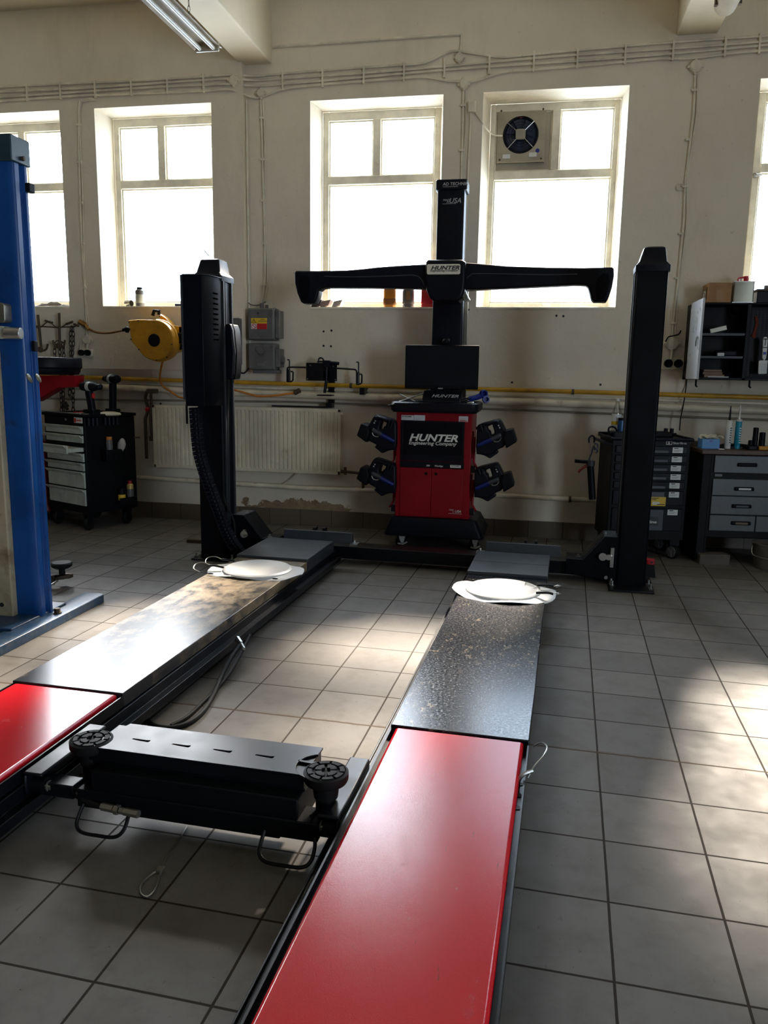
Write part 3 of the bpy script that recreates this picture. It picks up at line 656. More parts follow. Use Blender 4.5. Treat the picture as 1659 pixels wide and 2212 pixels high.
    for x, y in ((501,1188),(506,1160),(517,1190)): q = at(x, y, 5.90); obj('fixing_bolt', MB().lathe(q, [(.012,0),(.014,.006),(.008,.016),(0,.016)], 10, (.4,-1,.2)), K['steel'], t)
    # ---- runways
    def runway(u0, u1, inner, deckmat):
        s = inner
        rw = obj('runway', MB().box(u0+.012, u1-.012, -.6, 6.06, .045, .15), K['black'], t, .003)
        ua, ub = u0+.018, u1-.018
        obj('deck', MB().box(u0, u1, 2.87, 5.36, .135, .20), deckmat, rw, .004)
        e = MB().box(u0, u0+.006, -.6, 2.87, .14, .188).box(u1-.006, u1, -.6, 2.87, .14, .188).box(u0+.006, u0+.03, -.6, 2.87, .14, .158).box(u1-.03, u1-.006, -.6, 2.87, .14, .158)
        obj('side_trough', e, K['black'], rw)
        hs = MB()
        for k in range(3):
            uu = (u1-.004) if True else u0; vv = 2.45+k*.08
            hs.lathe((u1-.018, vv, .1585), [(.012,0),(.012,.002),(0,.002)], 12)
        obj('drain_holes', hs, K['ink'], rw)
        obj('slip_plate', MB().box(u0+.022, u1-.020, -.6, 2.862, .160, .198), K['redplate'], rw, .012)
        # inner rail for the jack
        uo = u1 if s > 0 else u0
        r = MB().prism([(uo,.135),(uo+s*.012,.135),(uo+s*.012,.085),(uo+s*.055,.085),(uo+s*.055,.095),(uo+s*.062,.095),(uo+s*.062,.055),(uo+s*.054,.055),(uo+s*.054,.075),(uo,.075)], -.6, 6.02, 'y')
        obj('jack_rail', r, K['black'], rw, .002)
        fp = MB().box(u0-.006, u1+.006, 5.34, 6.0, .195, .222)
        fo = obj('front_plate', fp, K['grey'], rw, .006)
        if inner > 0: obj('plate_skirt', MB().box(u1-.004, u1+.008, 5.34, 6.0, .115, .20), K['grey'], fo)
        else: obj('plate_joint', MB().box(u0, u1, 5.655, 5.662, .2205, .2235), K['ink'], fo)
        k = MB().prism([(6.03,.20),(6.10,.19),(6.10,.275),(6.075,.285),(6.05,.285)], u0+(.11 if inner > 0 else .05), u1+(.145 if inner > 0 else .08), 'x')
        so = obj('wheel_stop', k, K['grey'], rw, .004)
        um = (u0+u1)/2+.12
        obj('stop_latch', MB().box(um-.05,um-.03,6.10,6.17,.26,.30).box(um+.03,um+.05,6.10,6.17,.26,.30).box(um-.05,um+.05,6.13,6.17,.25,.275), K['black'], so)
        bb = MB(); q = u1+.17 if inner > 0 else u0+.01; bb.box(q-.03,q+.03,6.0,6.09,.19,.205); bolt(bb, q, 6.04, .205, .017, .018); obj('corner_bolt', bb, K['steel'], rw)
        return rw
    rl = runway(-2.335, -1.79, 1, K['deckl']); rr = runway(-.615, -.074, -1, K['deckr'])
    # pull cable and bent pin on the right runway
    a = [lz3 for lz3 in (UV(Z(x, y, .19)) for x, y in ((1152,1612),(1168,1620),(1180,1640),(1172,1660),(1153,1672),(1140,1680)))]
    for i, p in enumerate(a): p.z = .19+.05*math.sin(i*PI/5)
    q = a[-1]
    obj('pin_cable', MB().tube(spline(a, 6), .003, 6), K['steel'], rr)
    obj('lock_pin', MB().tube(spline([(q.x+.015,q.y+.015,q.z+.02),(q.x-.015,q.y-.004,q.z+.012),(q.x-.03,q.y-.01,q.z-.01),(q.x-.03,q.y-.012,q.z-.04)], 4), .007, 8), K['steel'], rr)
    return t
lift()

# ---------------------------------------------------------------- rolling jack between the runways
def jack():
    t = thing('rolling_jack', 'black rolling jack beam resting across the gap between the two runways', 'jack', (-1.2, 2.33, .08), LIFT)
    zt = .285
    u0, u1, v0, v1 = -1.55, -.735, 2.255, 2.455
    n = 10
    notchL = [(u0+.055+.085*math.cos(a), 2.31+.085*math.sin(a)) for a in [PI*.62-k*(PI*1.12)/n for k in range(n+1)]]
    topo = [(u0+.045,v1),(u1-.03,v1),(u1-.03,2.40)]+[(u1+.005+.085*math.cos(a), 2.325+.085*math.sin(a)) for a in [PI*.66+k*(PI*.72)/n for k in range(n+1)]]+[(u1-.03,v0),(u0-.005,v0),(u0-.005,2.29)]
    holes = []
    for k in range(5):
        uu = -1.40+k*.154; vv = 2.345; ang = -.06
        holes.append([(uu-.032,vv+.004),(uu+.02,vv+.003),(uu+.032,vv+.007),(uu+.034,vv),(uu+.030,vv-.008),(uu-.01,vv-.005),(uu-.034,vv-.001)])
    top = outline([topo]+[h[::-1] for h in holes], .008, .0015, Matrix.Translation((0,0,zt-.004)))
    obj('top_plate', top, K['black'], t)
    obj('upper_beam', MB().prism([(v0+.004,zt-.008),(v0+.004,zt-.052),(v0+.016,zt-.058),(v0+.016,zt-.07),(v1-.02,zt-.07),(v1-.004,zt-.05),(v1-.004,zt-.008)], u0+.0, u1-.035, 'x'), K['black'], t, .003)
    obj('lower_body', MB().box(u0+.03, u1-.04, v0-.04, v1-.02, .105, zt-.065).box(u0-.02,u1+.03,v0-.05,v0+.05,.085,.15).box(u0+.10,u1-.10,v0-.045,v1-.03,.075,.11), K['blackmatt'], t, .005)
    for uu, vv, nm in ((-1.57,2.305,0),(-.705,2.295,1)):
        pz = .26
        pd = obj('lifting_pad', MB().lathe((uu,vv,pz), [(.04,-.06),(.045,-.012),(.070,-.005),(.074,.004),(.074,.026),(.066,.03),(.064,.024),(.0,.024)], 36), K['rubber'], t)
        tr = MB()
        for k in range(8):
            a0 = k*PI/4+.06; a1 = (k+1)*PI/4-.06; f = lambda r, a, z: (uu+r*math.cos(a), vv+r*math.sin(a), z)
            tr.loft([[f(r, a0+(a1-a0)*j/4, z) for r, j in ((.045,0),(.062,0),(.062,1),(.062,2),(.062,3),(.062,4),(.045,4),(.045,3),(.045,2),(.045,1))] for z in (pz+.022,pz+.032)])
        for k in range(4):
            a0 = k*PI/2+.45; a1 = a0+PI/2-.3; f = lambda r, a, z: (uu+r*math.cos(a), vv+r*math.sin(a), z)
            tr.loft([[f(r, a0+(a1-a0)*j/4, z) for r, j in ((.014,0),(.037,0),(.039,1),(.04,2),(.039,3),(.037,4),(.014,4),(.018,2))] for z in (pz+.022,pz+.032)])
        obj('rubber_tread', tr, K['rubber'], pd, .0015)
        obj('pad_screw', MB().cyl((uu,vv,.12),(uu,vv,pz-.05),.034), K['blackmatt'], pd)
    # carriages riding on the rails
    for s, ui, uo in ((1,-.74,-.632),(-1,-1.60,-1.775)):
        c = MB().box(min(uo-s*.075,uo),max(uo-s*.075,uo), 2.20, 2.60, .175, .188).box(min(uo-s*.012,uo),max(uo-s*.012,uo),2.20,2.60,.10,.176).box(min(ui,uo-s*.02),max(ui,uo-s*.02),2.23,2.30,.09,.14)
        ca = obj('carriage', c, K['black'], t, .006)
        [obj('roller', MB().cyl((uo-s*.06,v,.125),(uo-s*.012,v,.125),.028,n=16), K['blackmatt'], ca) for v in (2.24,2.56)]
        b = MB().cyl((uo-s*.085,2.24,.125),(uo-s*.062,2.24,.125),.014,n=6).cyl((uo-s*.075,2.24,.125),(uo-s*.07,2.24,.125),.019,n=12); obj('axle_nut', b, K['tin'], ca)
    obj('tie_rod', MB().tube([(-.735,2.45,.10),(-.735,2.23,.16)], .006), K['black'], t)
    for uc in (-1.46,-.80):
        h = spline([(uc-.085,2.21,.10),(uc-.09,2.19,.075),(uc-.088,2.165,.045),(uc-.06,2.15,.03),(uc+.0,2.148,.028),(uc+.06,2.15,.03),(uc+.085,2.165,.045),(uc+.09,2.19,.075),(uc+.085,2.21,.10)], 5)
        obj('pull_handle', MB().tube(h, .0065, 8), K['black'], t)
    q = lambda x, y, v: (lambda k: UV(CAM+ray(x,y)*k))((v-0)/UV(ray(x,y)).y)
    hp = [q(150,1690,2.30),q(158,1706,2.26),q(172,1722,2.22),q(195,1735,2.20),q(220,1742,2.19),q(262,1751,2.18)]
    ho = obj('hydraulic_hose', MB().tube(spline(hp, 6), .010, 8), K['rubber'], t)
    d = (Vector(hp[-1])-Vector(hp[-2])).normalized(); a = Vector(hp[-2])
    f = MB().cyl(a, a+d*.05, .0135, n=6).cyl(a+d*.055, a+d*.07, .017, n=6).cyl(a+d*.075, a+d*.09, .012, n=6).cyl(a+d*.092, a+d*.15, .0135, n=6); obj('hose_fitting', f, K['tin'], ho)
    obj('hose_tag', MB().obox(Vector(hp[0])+Vector((0,-.02,0)), (.03,-.004,.004), (0,.001,.0), (.002,.0,-.012)), K['paper'], ho)
    return t
jack()
# wire loop and hose lying on the floor between the runways
g = [Z(x, y, .005) for x, y in ((378,1830),(362,1850),(347,1878))]
lp = [Z(x, y, .006) for x, y in ((346,1880),(343,1900),(332,1925),(318,1937),(305,1930),(305,1912),(318,1896),(335,1884))]
o = single('wire_loop', MB().tube(spline([Z(404,1785,.005)]+g, 4), .0022, 6), K['steel'], 'thin steel pull wire with an end loop lying on the tiles near the jack', 'wire')
part_of_single('loop', MB().tube(spline(lp, 6, True), .0035, 6, True), K['steel'], o); c = Z(347,1879,.008); part_of_single('crimp', MB().box(c.x-.011,c.x+.011,c.y-.012,c.y+.012,0,.014), K['tin'], o)
def floorhose(label, pix, r, z=0.0, cat='hose', nm='hydraulic_hose'):
    return single(nm, MB().tube(spline([Z(a, b, r+c) for a, b, c in pix], 6), r, 10), K['rubber'], label, cat)
o = floorhose('black hydraulic hose looped on the tiles beside the left runway, the outer loop', [(520,1392,.07),(500,1420,.05),(478,1462,.02),(462,1500,.0),(440,1535,.0),(410,1560,.0),(375,1572,.0),(340,1570,.0),(318,1556,.0),(306,1540,.0)], .012)
q = [Z(512,1378,.10),Z(520,1390,.085),Z(527,1402,.075)]
part_of_single('hose_fitting', MB().cyl(q[0],q[1],.014,n=6).cyl(q[1],q[2],.010,n=6), K['steel'], o)
floorhose('black hydraulic hose beside the left runway, the inner straighter one', [(540,1372,.08),(505,1440,.03),(470,1486,.0),(440,1515,.0),(405,1548,.0),(370,1568,.0)], .010)

# ---------------------------------------------------------------- turn plates
def turnplate(tag, cx, cy, spin, label, variant):
    F = LIFT @ Matrix.Translation((cx, cy, 0)) @ Matrix.Rotation(spin, 4, 'Z')
    t = thing('turn_plate', label, 'turn plate', (0,0,.2), F)
    n = 40
    sh = []
    for k in range(n):
        a = 2*PI*k/n; r = .33; x, y = r*math.cos(a)*1.02, r*math.sin(a)*.86
        if y < -.20: y = -.20-.02*math.sin(a*3)
        if x < -.30: x = -.30-.02*math.cos(a*2)
        sh.append((x, y))
    rings = []
    for f, z in ((1.0,.202),(1.005,.206),(.97,.210),(.8,.212),(.5,.214)):
        rings.append([(x*f, y*f, z+(.010*(f>.95))*math.sin(k*.7)) if f > .9 else (x*f, y*f, z) for k, (x, y) in enumerate(sh)])
    obj('protective_sheet', MB().loft(rings), K['sheet'], t)
    d = obj('disc', MB().lathe((.01,.01,.208), [(.235,0),(.237,.012),(.222,.022),(.214,.022),(.205,.019),(0,.019)], 48), K['disc'], t)
    for sy in (-.085,.10):
        obj('bent_pin', MB().tube(spline([(-.20,sy,.235),(-.27,sy+.005,.243),(-.305,sy+.01,.238)], 3), .008, 8), K['black'], t)
        k = .45 if variant else 1
        obj('wire_loop', MB().tube(spline([(-.30,sy+.01,.238),(-.30-.06*k,sy+.03,.252),(-.30-.11*k,sy+.01,.245),(-.30-.10*k,sy-.05,.225),(-.30-.04*k,sy-.075,.212)], 5), .003, 6), K['steel'], t)
    for x in (-.25,.21): obj('eyelet', MB().tube([(x+.018*math.cos(a), -.185+.008*math.sin(a), .213) for a in [k*PI/5 for k in range(10)]], .003, 5, True), K['black'], t)
    if variant:
        obj('clear_flap', MB().loft([[(-.22+.1*i/6, -.17+y+.01*math.sin(i), .222+.012*math.sin(i*1.3)) for i, y in [(i,0) for i in range(7)]]+[(-.22+.1*i/6, -.03, .225+.01*math.sin(i)) for i in range(6,-1,-1)], [(-.22+.1*i/6, -.17+.01*math.sin(i), .224+.012*math.sin(i*1.3)) for i in range(7)]+[(-.22+.1*i/6, -.03, .227+.01*math.sin(i)) for i in range(6,-1,-1)]]), K['bottle'], t)
    return t
turnplate('l', -2.04, 4.98, 0, 'white round turn plate on the left runway with two wire loops', 0)
turnplate('r', -.33, 4.95, PI, 'white round turn plate on the right runway under a crumpled clear flap', 1)
# ================================================================ THE WHEEL ALIGNER
def P3(x, y, Y): return W(620+x/2.304, 540+y/2.304, Y)      # survey helpers, two close-up sheets
def P4(x, y, Y): return W(740+x/3.95, 720+y/3.95, Y)
def aligner():
    Yf = 6.93
    xl, xr = W(854.5,1000,Yf).x, W(1010,1000,Yf).x
    t = thing('wheel_aligner', 'red and black wheel alignment console with monitor, camera column and wide camera beam', 'wheel aligner', ((xl+xr)/2, 7.2, 0))
    z0, z1 = .29, 1.235
    cab = obj('cabinet', MB().box(xl, xr+.03, Yf, 7.42, z0, z1), K['cartred'], t, .008)
    zs0, zs1 = P4(780,1150,Yf).z, P4(780,1092,Yf).z; zw = P4(780,748,Yf).z
    xi, xo = xl+.045, xr-.035
    obj('door_strip', MB().box(xi-.004, xo+.004, Yf-.012, Yf+.01, zs0, zs1-.004), K['plastic'], t, .004)
    wn = obj('screen_window', MB().box(xi, xo, Yf-.008, Yf+.01, zs1+.004, zw), mat('dark_tinted_window', (.004,.005,.008), .3, var=.1, spec=.15), t, .005)
    obj('window_frame', MB().box(xi, xi+.02, Yf-.014, Yf, zs1, zw).box(xo-.02, xo, Yf-.014, Yf, zs1, zw).box(xi+.02, xo-.02, Yf-.014, Yf, zw-.02, zw).box(xi+.02,xo-.02,Yf-.014,Yf,zs1,zs1+.06), K['plastic'], wn, .002)
    for a, b in ((xi, (xi+xo)/2-.002), ((xi+xo)/2+.002, xo)):
        d = obj('door', MB().box(a, b, Yf-.010, Yf+.01, z0+.012, zs0-.003), K['cartred'], t, .003)
        k = b-.045 if a == xi else a+.04
        obj('door_lock', MB().lathe((k, Yf-.010, zs0-.05), [(.013,0),(.013,.008),(.009,.011),(0,.009)], 14, (0,-1,0)), K['blackmatt'], d)
    # lettering
    def tx(s, x, z, h, m, par, Y=Yf-.0155, **k): return obj('lettering', text_mesh(s, h, XZ(Y) @ Matrix.Translation((x, z, 0)), **k), m, par)
    a = P4(570,908,Yf); b = P4(1000,908,Yf)
    tx('HUNTER', P4(568,912,Yf).x, P4(568,912,Yf).z, .058, K['letters'], wn, bold=.045, shear=.28, wide=1.30)
    tx('Engineering Company', P4(565,948,Yf).x, P4(565,945,Yf).z, .030, K['letters'], wn, bold=.02, shear=.22, wide=1.10)
    tx('WinAlign', P4(785,1133,Yf).x, P4(785,1136,Yf).z, .014, K['letters'], t, bold=.02, shear=.2)
    tx('500', P4(716,1133,Yf).x, P4(716,1133,Yf).z, .014, K['letters'], t, bold=.03, shear=.2)
    q = P4(965,1136,Yf); st = obj('sticker', MB().box(q.x-.047,q.x+.047,Yf-.0145,Yf-.012,q.z-.011,q.z+.013), K['paper'], t)
    tx('AD TECHNIK', q.x-.037, q.z+.001, .008, K['ink'], st, bold=.02, shear=.1); 
    tx('MADE', P4(910,1508,Yf).x, P4(910,1508,Yf).z, .010, K['letters'], t, shear=.25); tx('IN', P4(938,1526,Yf).x, P4(938,1526,Yf).z, .009, K['letters'], t, shear=.25)
    tx('USA', P4(957,1528,Yf).x, P4(957,1526,Yf).z, .021, K['letters'], t, shear=.25, bold=.01)
    obj('underline', MB().box(P4(905,1532,Yf).x, P4(1020,1532,Yf).x, Yf-.0125, Yf-.010, P4(905,1535,Yf).z-.001, P4(905,1535,Yf).z+.001), K['letters'], t)
    for x0, y0, x1, y1, big in ((503,697,607,742,'AD TECHNIK'),(611,697,703,747,None),(993,707,1070,757,None)):
        p, q = P4(x0,y0,Yf), P4(x1,y1,Yf); z_ = (p.z+q.z)/2; hh = abs(p.z-q.z)/2
        st = obj('sticker', MB().box(p.x, q.x, Yf-.003, Yf, z_-hh, z_+hh), K['paper'], t)
        lines = []
        if big:
            tx(big, p.x+.004, z_+hh-.016, .010, K['ink'], st, Y=Yf-.0045, bold=.03, shear=.12)
        ln = MB()
        for r in range(3): ln.box(p.x+.006, p.x+(q.x-p.x)*(.5+.15*((r*7) % 3)), Yf-.004, Yf-.003, z_-hh+.006+r*.008, z_-hh+.0085+r*.008)
        if x0 == 993: ln.box(p.x+.008, q.x-.008, Yf-.0042, Yf-.003, z_-hh+.004, z_-hh+.011)
        obj('small_print', ln, K['red'] if x0 == 993 else K['silverink'], st)
    # top tray
    def rect(x0, x1, y0, y1, r, z): return [(p[0], p[1], z) for p in rrect(x0, x1, y0, y1, r, 5)]
    ta, tb, tf, tk = xl-.035, xr+.085, 6.79, 7.40
    obj('tray', MB().loft([rect(ta+.02,tb-.02,tf+.015,tk,.05,1.232), rect(ta,tb,tf,tk,.06,1.255), rect(ta,tb,tf,tk,.06,1.312), rect(ta+.02,tb-.02,tf+.02,tk-.02,.05,1.322), rect(ta+.045,tb-.045,tf+.05,tk-.04,.04,1.312), rect(ta+.055,tb-.055,tf+.06,tk-.05,.04,1.285)]), K['plastic'], t)
    con = [(6.87,1.285),(6.87,1.322),(6.88,1.332),(7.015,1.418),(7.36,1.425),(7.36,1.285)]
    ca, cb = P3(690,720,7.0).x, P3(855,720,7.0).x
    co = obj('console', MB().loft([[(x, p[0], p[1]) for p in con] for x in (ca-.02+.0, ca+.01, cb-.01, cb+.03)]), K['plastic'], t, .012)
    sl = MB()
    for k in range(8): sl.box(cb+.0, cb+.034, 7.03+k*.035, 7.04+k*.035, 1.36, 1.428)
    obj('air_slots', sl, K['blackmatt'], co)
    ang = math.atan2(.086,.135); M = Matrix.Translation(((ca+cb)/2-.085, 6.925, 1.3628)) @ Matrix.Rotation(ang, 4, 'X')
    obj('lettering', text_mesh('HUNTER', .042, M, shear=.28, bold=.02, wide=.98), K['silverink'], co)
    obj('handle_recess', MB().obox(((ca+cb)/2, 6.90, 1.3455), (.003,0,0), (0,.018,.0115), (0,-.001,.0015)), K['blackmatt'], co)
    kb = obj('keyboard', MB().box(ca-.17, ca+.28, 6.835, 6.895, 1.30, 1.322), K['blackmatt'], t, .004)
    ky = MB()
    for r in range(4):
        for c in range(24): ky.box(ca-.162+c*.0183, ca-.162+c*.0183+.014, 6.839+r*.0135, 6.839+r*.0135+.0105, 1.322, 1.327)
    obj('keys', ky, K['plastic'], kb)
    # monitor
    ym = 7.03
    a, b = W(876,745,ym), W(1032,842,ym)
    mo = obj('monitor', MB().box(a.x, b.x, ym, ym+.035, b.z, a.z), K['blackmatt'], t, .004)
    obj('screen', MB().box(a.x+.012, b.x-.012, ym-.0015, ym+.002, b.z+.028, a.z-.012), mat('switched_off_screen', (.005,.006,.010), .45, var=.1, spec=.2), mo)
    obj('lettering', text_mesh('ASUS', .010, XZ(ym-.0025) @ Matrix.Translation((P4(812,472,ym).x, P4(812,474,ym).z, 0)), shear=.2, bold=.03, wide=1.3), K['letters'], mo)
    obj('monitor_neck', MB().box(-.93,-.78,ym+.03,ym+.10,1.40,1.68), K['blackmatt'], mo)
    # column
    yc0, yc1 = 7.17, 7.37
    x0, x1 = W(933,700,yc0).x, W(999,700,yc0).x
    obj('lower_column', MB().rbox(x0, x1, yc0, yc1, 1.28, 2.25, .02), K['plastic'], t, .003)
    obj('wall_rail', MB().box(x1+.004, x1+.03, yc1-.07, yc1-.03, 1.45, 2.4), K['tin'], t)
    u0, u1 = W(943.5,470,yc0).x, W(1002,470,yc0).x
    zc = W(970,388,yc0).z; zk = W(970,411,yc0).z
    uc = obj('upper_column', MB().rbox(u0, u1, yc0, yc1, 2.2, zk+.01, .02), K['plastic'], t, .003)
    obj('column_cap', MB().rbox(u0-.016, u1+.022, yc0-.02, yc1+.02, zk, zc, .03), K['plastic'], uc, .008)
    Q = lambda x, y: W(560+x/2.676, y/2.676, yc0)
    tx('AD TECHNIK', Q(1063,1075).x, Q(1063,1076).z, .024, K['silverink'], uc, Y=yc0-.0215, shear=.1, bold=.02, wide=1.05)
    obj('underline', MB().box(Q(1063,1082).x, Q(1150,1082).x, yc0-.022, yc0-.02, Q(1063,1084).z-.001, Q(1063,1084).z+.002), K['silverink'], uc)
    tx('MADE', Q(1062,1163).x, Q(1062,1163).z, .017, K['silverink'], uc, Y=yc0-.0015, shear=.25); tx('IN', Q(1082,1172).x, Q(1082,1174).z, .016, K['silverink'], uc, Y=yc0-.0015, shear=.25); tx('USA', Q(1096,1172).x, Q(1096,1174).z, .040, K['silverink'], uc, Y=yc0-.0015, shear=.25, bold=.01)
    obj('underline', MB().box(Q(1060,1178).x, Q(1136,1178).x, yc0-.001, yc0+.0005, Q(1060,1179).z-.001, Q(1060,1179).z+.002), K['silverink'], uc)
    q = W(964,738,7.10); wc = obj('webcam_ball', MB().lathe((q.x,7.10,q.z-.036), [(.0,0)]+[(.036*math.sin(k*PI/12), .036-.036*math.cos(k*PI/12)) for k in range(1,12)]+[(0,.072)], 20), K['blackmatt'], t)
    obj('ball_holder', MB().cyl((q.x,7.12,q.z-.07),(q.x,7.12,q.z-.02),.02), K['blackmatt'], wc)
    # camera beam
    yb = 6.93
    def wing(pts): return outline([[(p.x, p.z) for p in (P3(x, y, yb) for x, y in pts)]], .15, .018, XZ(yb+.07), 2)
    top = [(36,112),(44,103),(150,104),(300,100),(380,93),(450,85),(560,77),(695,70)]
    lw = top+[(695,193),(600,190),(400,187),(200,186),(172,190),(158,202),(150,235),(138,262),(128,266),(80,266),(68,258),(50,215),(38,165)]
    obj('camera_wing', wing(lw), K['plastic'], t)
    rw = [(878,62),(960,68),(1100,80),(1300,86),(1480,88),(1618,85),(1627,92),(1628,130),(1618,185),(1602,235),(1590,258),(1530,258),(1518,248),(1508,215),(1500,185),(1488,175),(1440,173),(1200,184),(1000,193),(878,200)]
    obj('camera_wing', wing(rw), K['plastic'], t)
    rb = MB()
    rb.tube([P3(x, y, yb-.006) for x, y in spl2([(185,131),(320,134),(480,131),(600,126),(640,128),(664,142),(680,166),(686,182)])], .0045, 6).tube([P3(x, y, yb-.006) for x, y in spl2([(1445,120),(1300,123),(1100,120),(940,118),(915,124),(895,140),(882,160)])], .0045, 6)
    obj('wing_highlight', rb, K['grey'], t)  # highlight along the wing groove, put in as thin lighter grey tubes
    for pts in ([(75,245),(62,200),(58,150),(66,130),(90,126),(112,132),(118,160),(112,210),(104,250)], [(1540,245),(1536,190),(1545,140),(1575,115),(1600,120),(1606,150),(1598,200),(1580,245)]):
        obj('camera_lens_cover', outline([[(p.x, p.z) for p in (P3(x, y, yb) for x, y in pts)]], .008, .003, XZ(yb-.007)), mat('dark_lens_cover', (.003,.003,.005), .4, var=.1, spec=.08), t)
    hub = [(690,58),(700,47),(870,47),(888,58),(890,140),(884,205),(870,238),(850,254),(730,254),(710,240),(694,205),(686,140)]
    hb = obj('beam_hub', outline([[(p.x, p.z) for p in (P3(x, y, 6.86) for x, y in hub)]], .26, .025, XZ(6.99), 2), K['plastic'], t)
    a, b = P3(697,71,6.86), P3(862,121,6.86); z_ = (a.z+b.z)/2
    bd = obj('badge', outline([rrect(a.x, b.x, b.z, a.z, .014)], .006, .002, XZ(6.858)), K['cream'], hb)
    tx('HUNTER', P3(716,98,6.86).x, P3(716,99,6.86).z, .031, K['ink'], bd, Y=6.8535, shear=.28, bold=.035, wide=1.36)
    tx('Engineering Company', P3(713,110,6.86).x, P3(713,108,6.86).z, .015, K['ink'], bd, Y=6.8535, shear=.22, wide=1.2)
    q = P3(880,230,6.93); obj('silver_corner', MB().obox((q.x+.01,6.98,q.z), (.018,0,.012), (0,.08,0), (-.02,0,.035)), K['steel'], hb, .006)
    # base and castors
    B0, B1 = (xl-.035, xr+.10), (xl-.085, xr+.165)
    obj('base_skirt', MB().loft([rect(B1[0],B1[1],6.855,7.52,.05,.125), rect(B1[0]-.003,B1[1]+.003,6.852,7.525,.05,.145), rect(B0[0],B0[1],6.895,7.44,.04,.285), rect(B0[0]+.03,B0[1]-.03,6.92,7.42,.03,.295)]), K['plastic'], t, .006)
    for px, py, yy in ((852,1176,6.98),(1018,1186,6.98),(852,1176,7.42),(1018,1186,7.42)):
        x = W(px, py, yy).x+(.03 if px < 900 else -.01)
        ax = Vector((.62,-.78,0)).normalized(); sd_ = Vector((.78,.62,0)).normalized(); p = Vector((x+.03,yy,.052)); zz = Vector((0,0,1))
        c = obj('castor', MB().lathe(p-ax*.016, [(0,0),(.046,0),(.052,.006),(.052,.026),(.046,.032),(0,.032)], 24, ax), K['blackmatt'], t)
        def fork(s):
            q = p+ax*(s*.022); r = [q+sd_*u+zz*h for u, h in ((-.042,.078),(.036,.078),(.022,.02),(.012,-.012),(-.012,-.012),(-.03,.03))]
            return MB().loft([r, [v+ax*(s*.004) for v in r]])
        obj('castor_fork', fork(1), K['zinc'], c); obj('castor_fork', fork(-1), K['zinc'], c)
        obj('brake_pedal', MB().tube([p+ax*.03-sd_*.05-zz*.01, p+ax*.034-zz*.022, p+ax*.03+sd_*.045-zz*.006], .008, 6), K['zinc'], c)
        obj('swivel_plate', MB().obox(p+zz*.078, sd_*.045, ax*.04, zz*.003), K['steel'], c)
    # hanging hooks for the four heads
    for x, sgn in ((xl-.0, -1), (xr+.03, 1)):
        for zz in (.90,.52):
            h = MB().box(min(x,x+sgn*.014),max(x,x+sgn*.014),6.99,7.05,zz-.07,zz+.17).tube([(x+sgn*.02,7.0,zz+.12),(x+sgn*.022,6.98,zz-.10),(x+sgn*.05,6.97,zz-.15),(x+sgn*.06,6.97,zz-.15)], .010, 8)
            obj('head_hook', h, K['cartred'], t)
            obj('hook_bracket', MB().box(min(x,x+sgn*.035),max(x,x+sgn*.035),6.94,6.98,zz-.19,zz-.13).cyl((x+sgn*.018,6.94,zz-.165),(x+sgn*.018,6.933,zz-.165),.008,n=8).tube([(x+sgn*.045,6.96,zz+.19),(x+sgn*.045,6.96,zz+.215)],.016), K['black'], t)
    return t, xl, xr
def spl2(p): return [(q.x, q.y) for q in spline([(a, b, 0) for a, b in p], 5)]
AL, AXL, AXR = aligner()

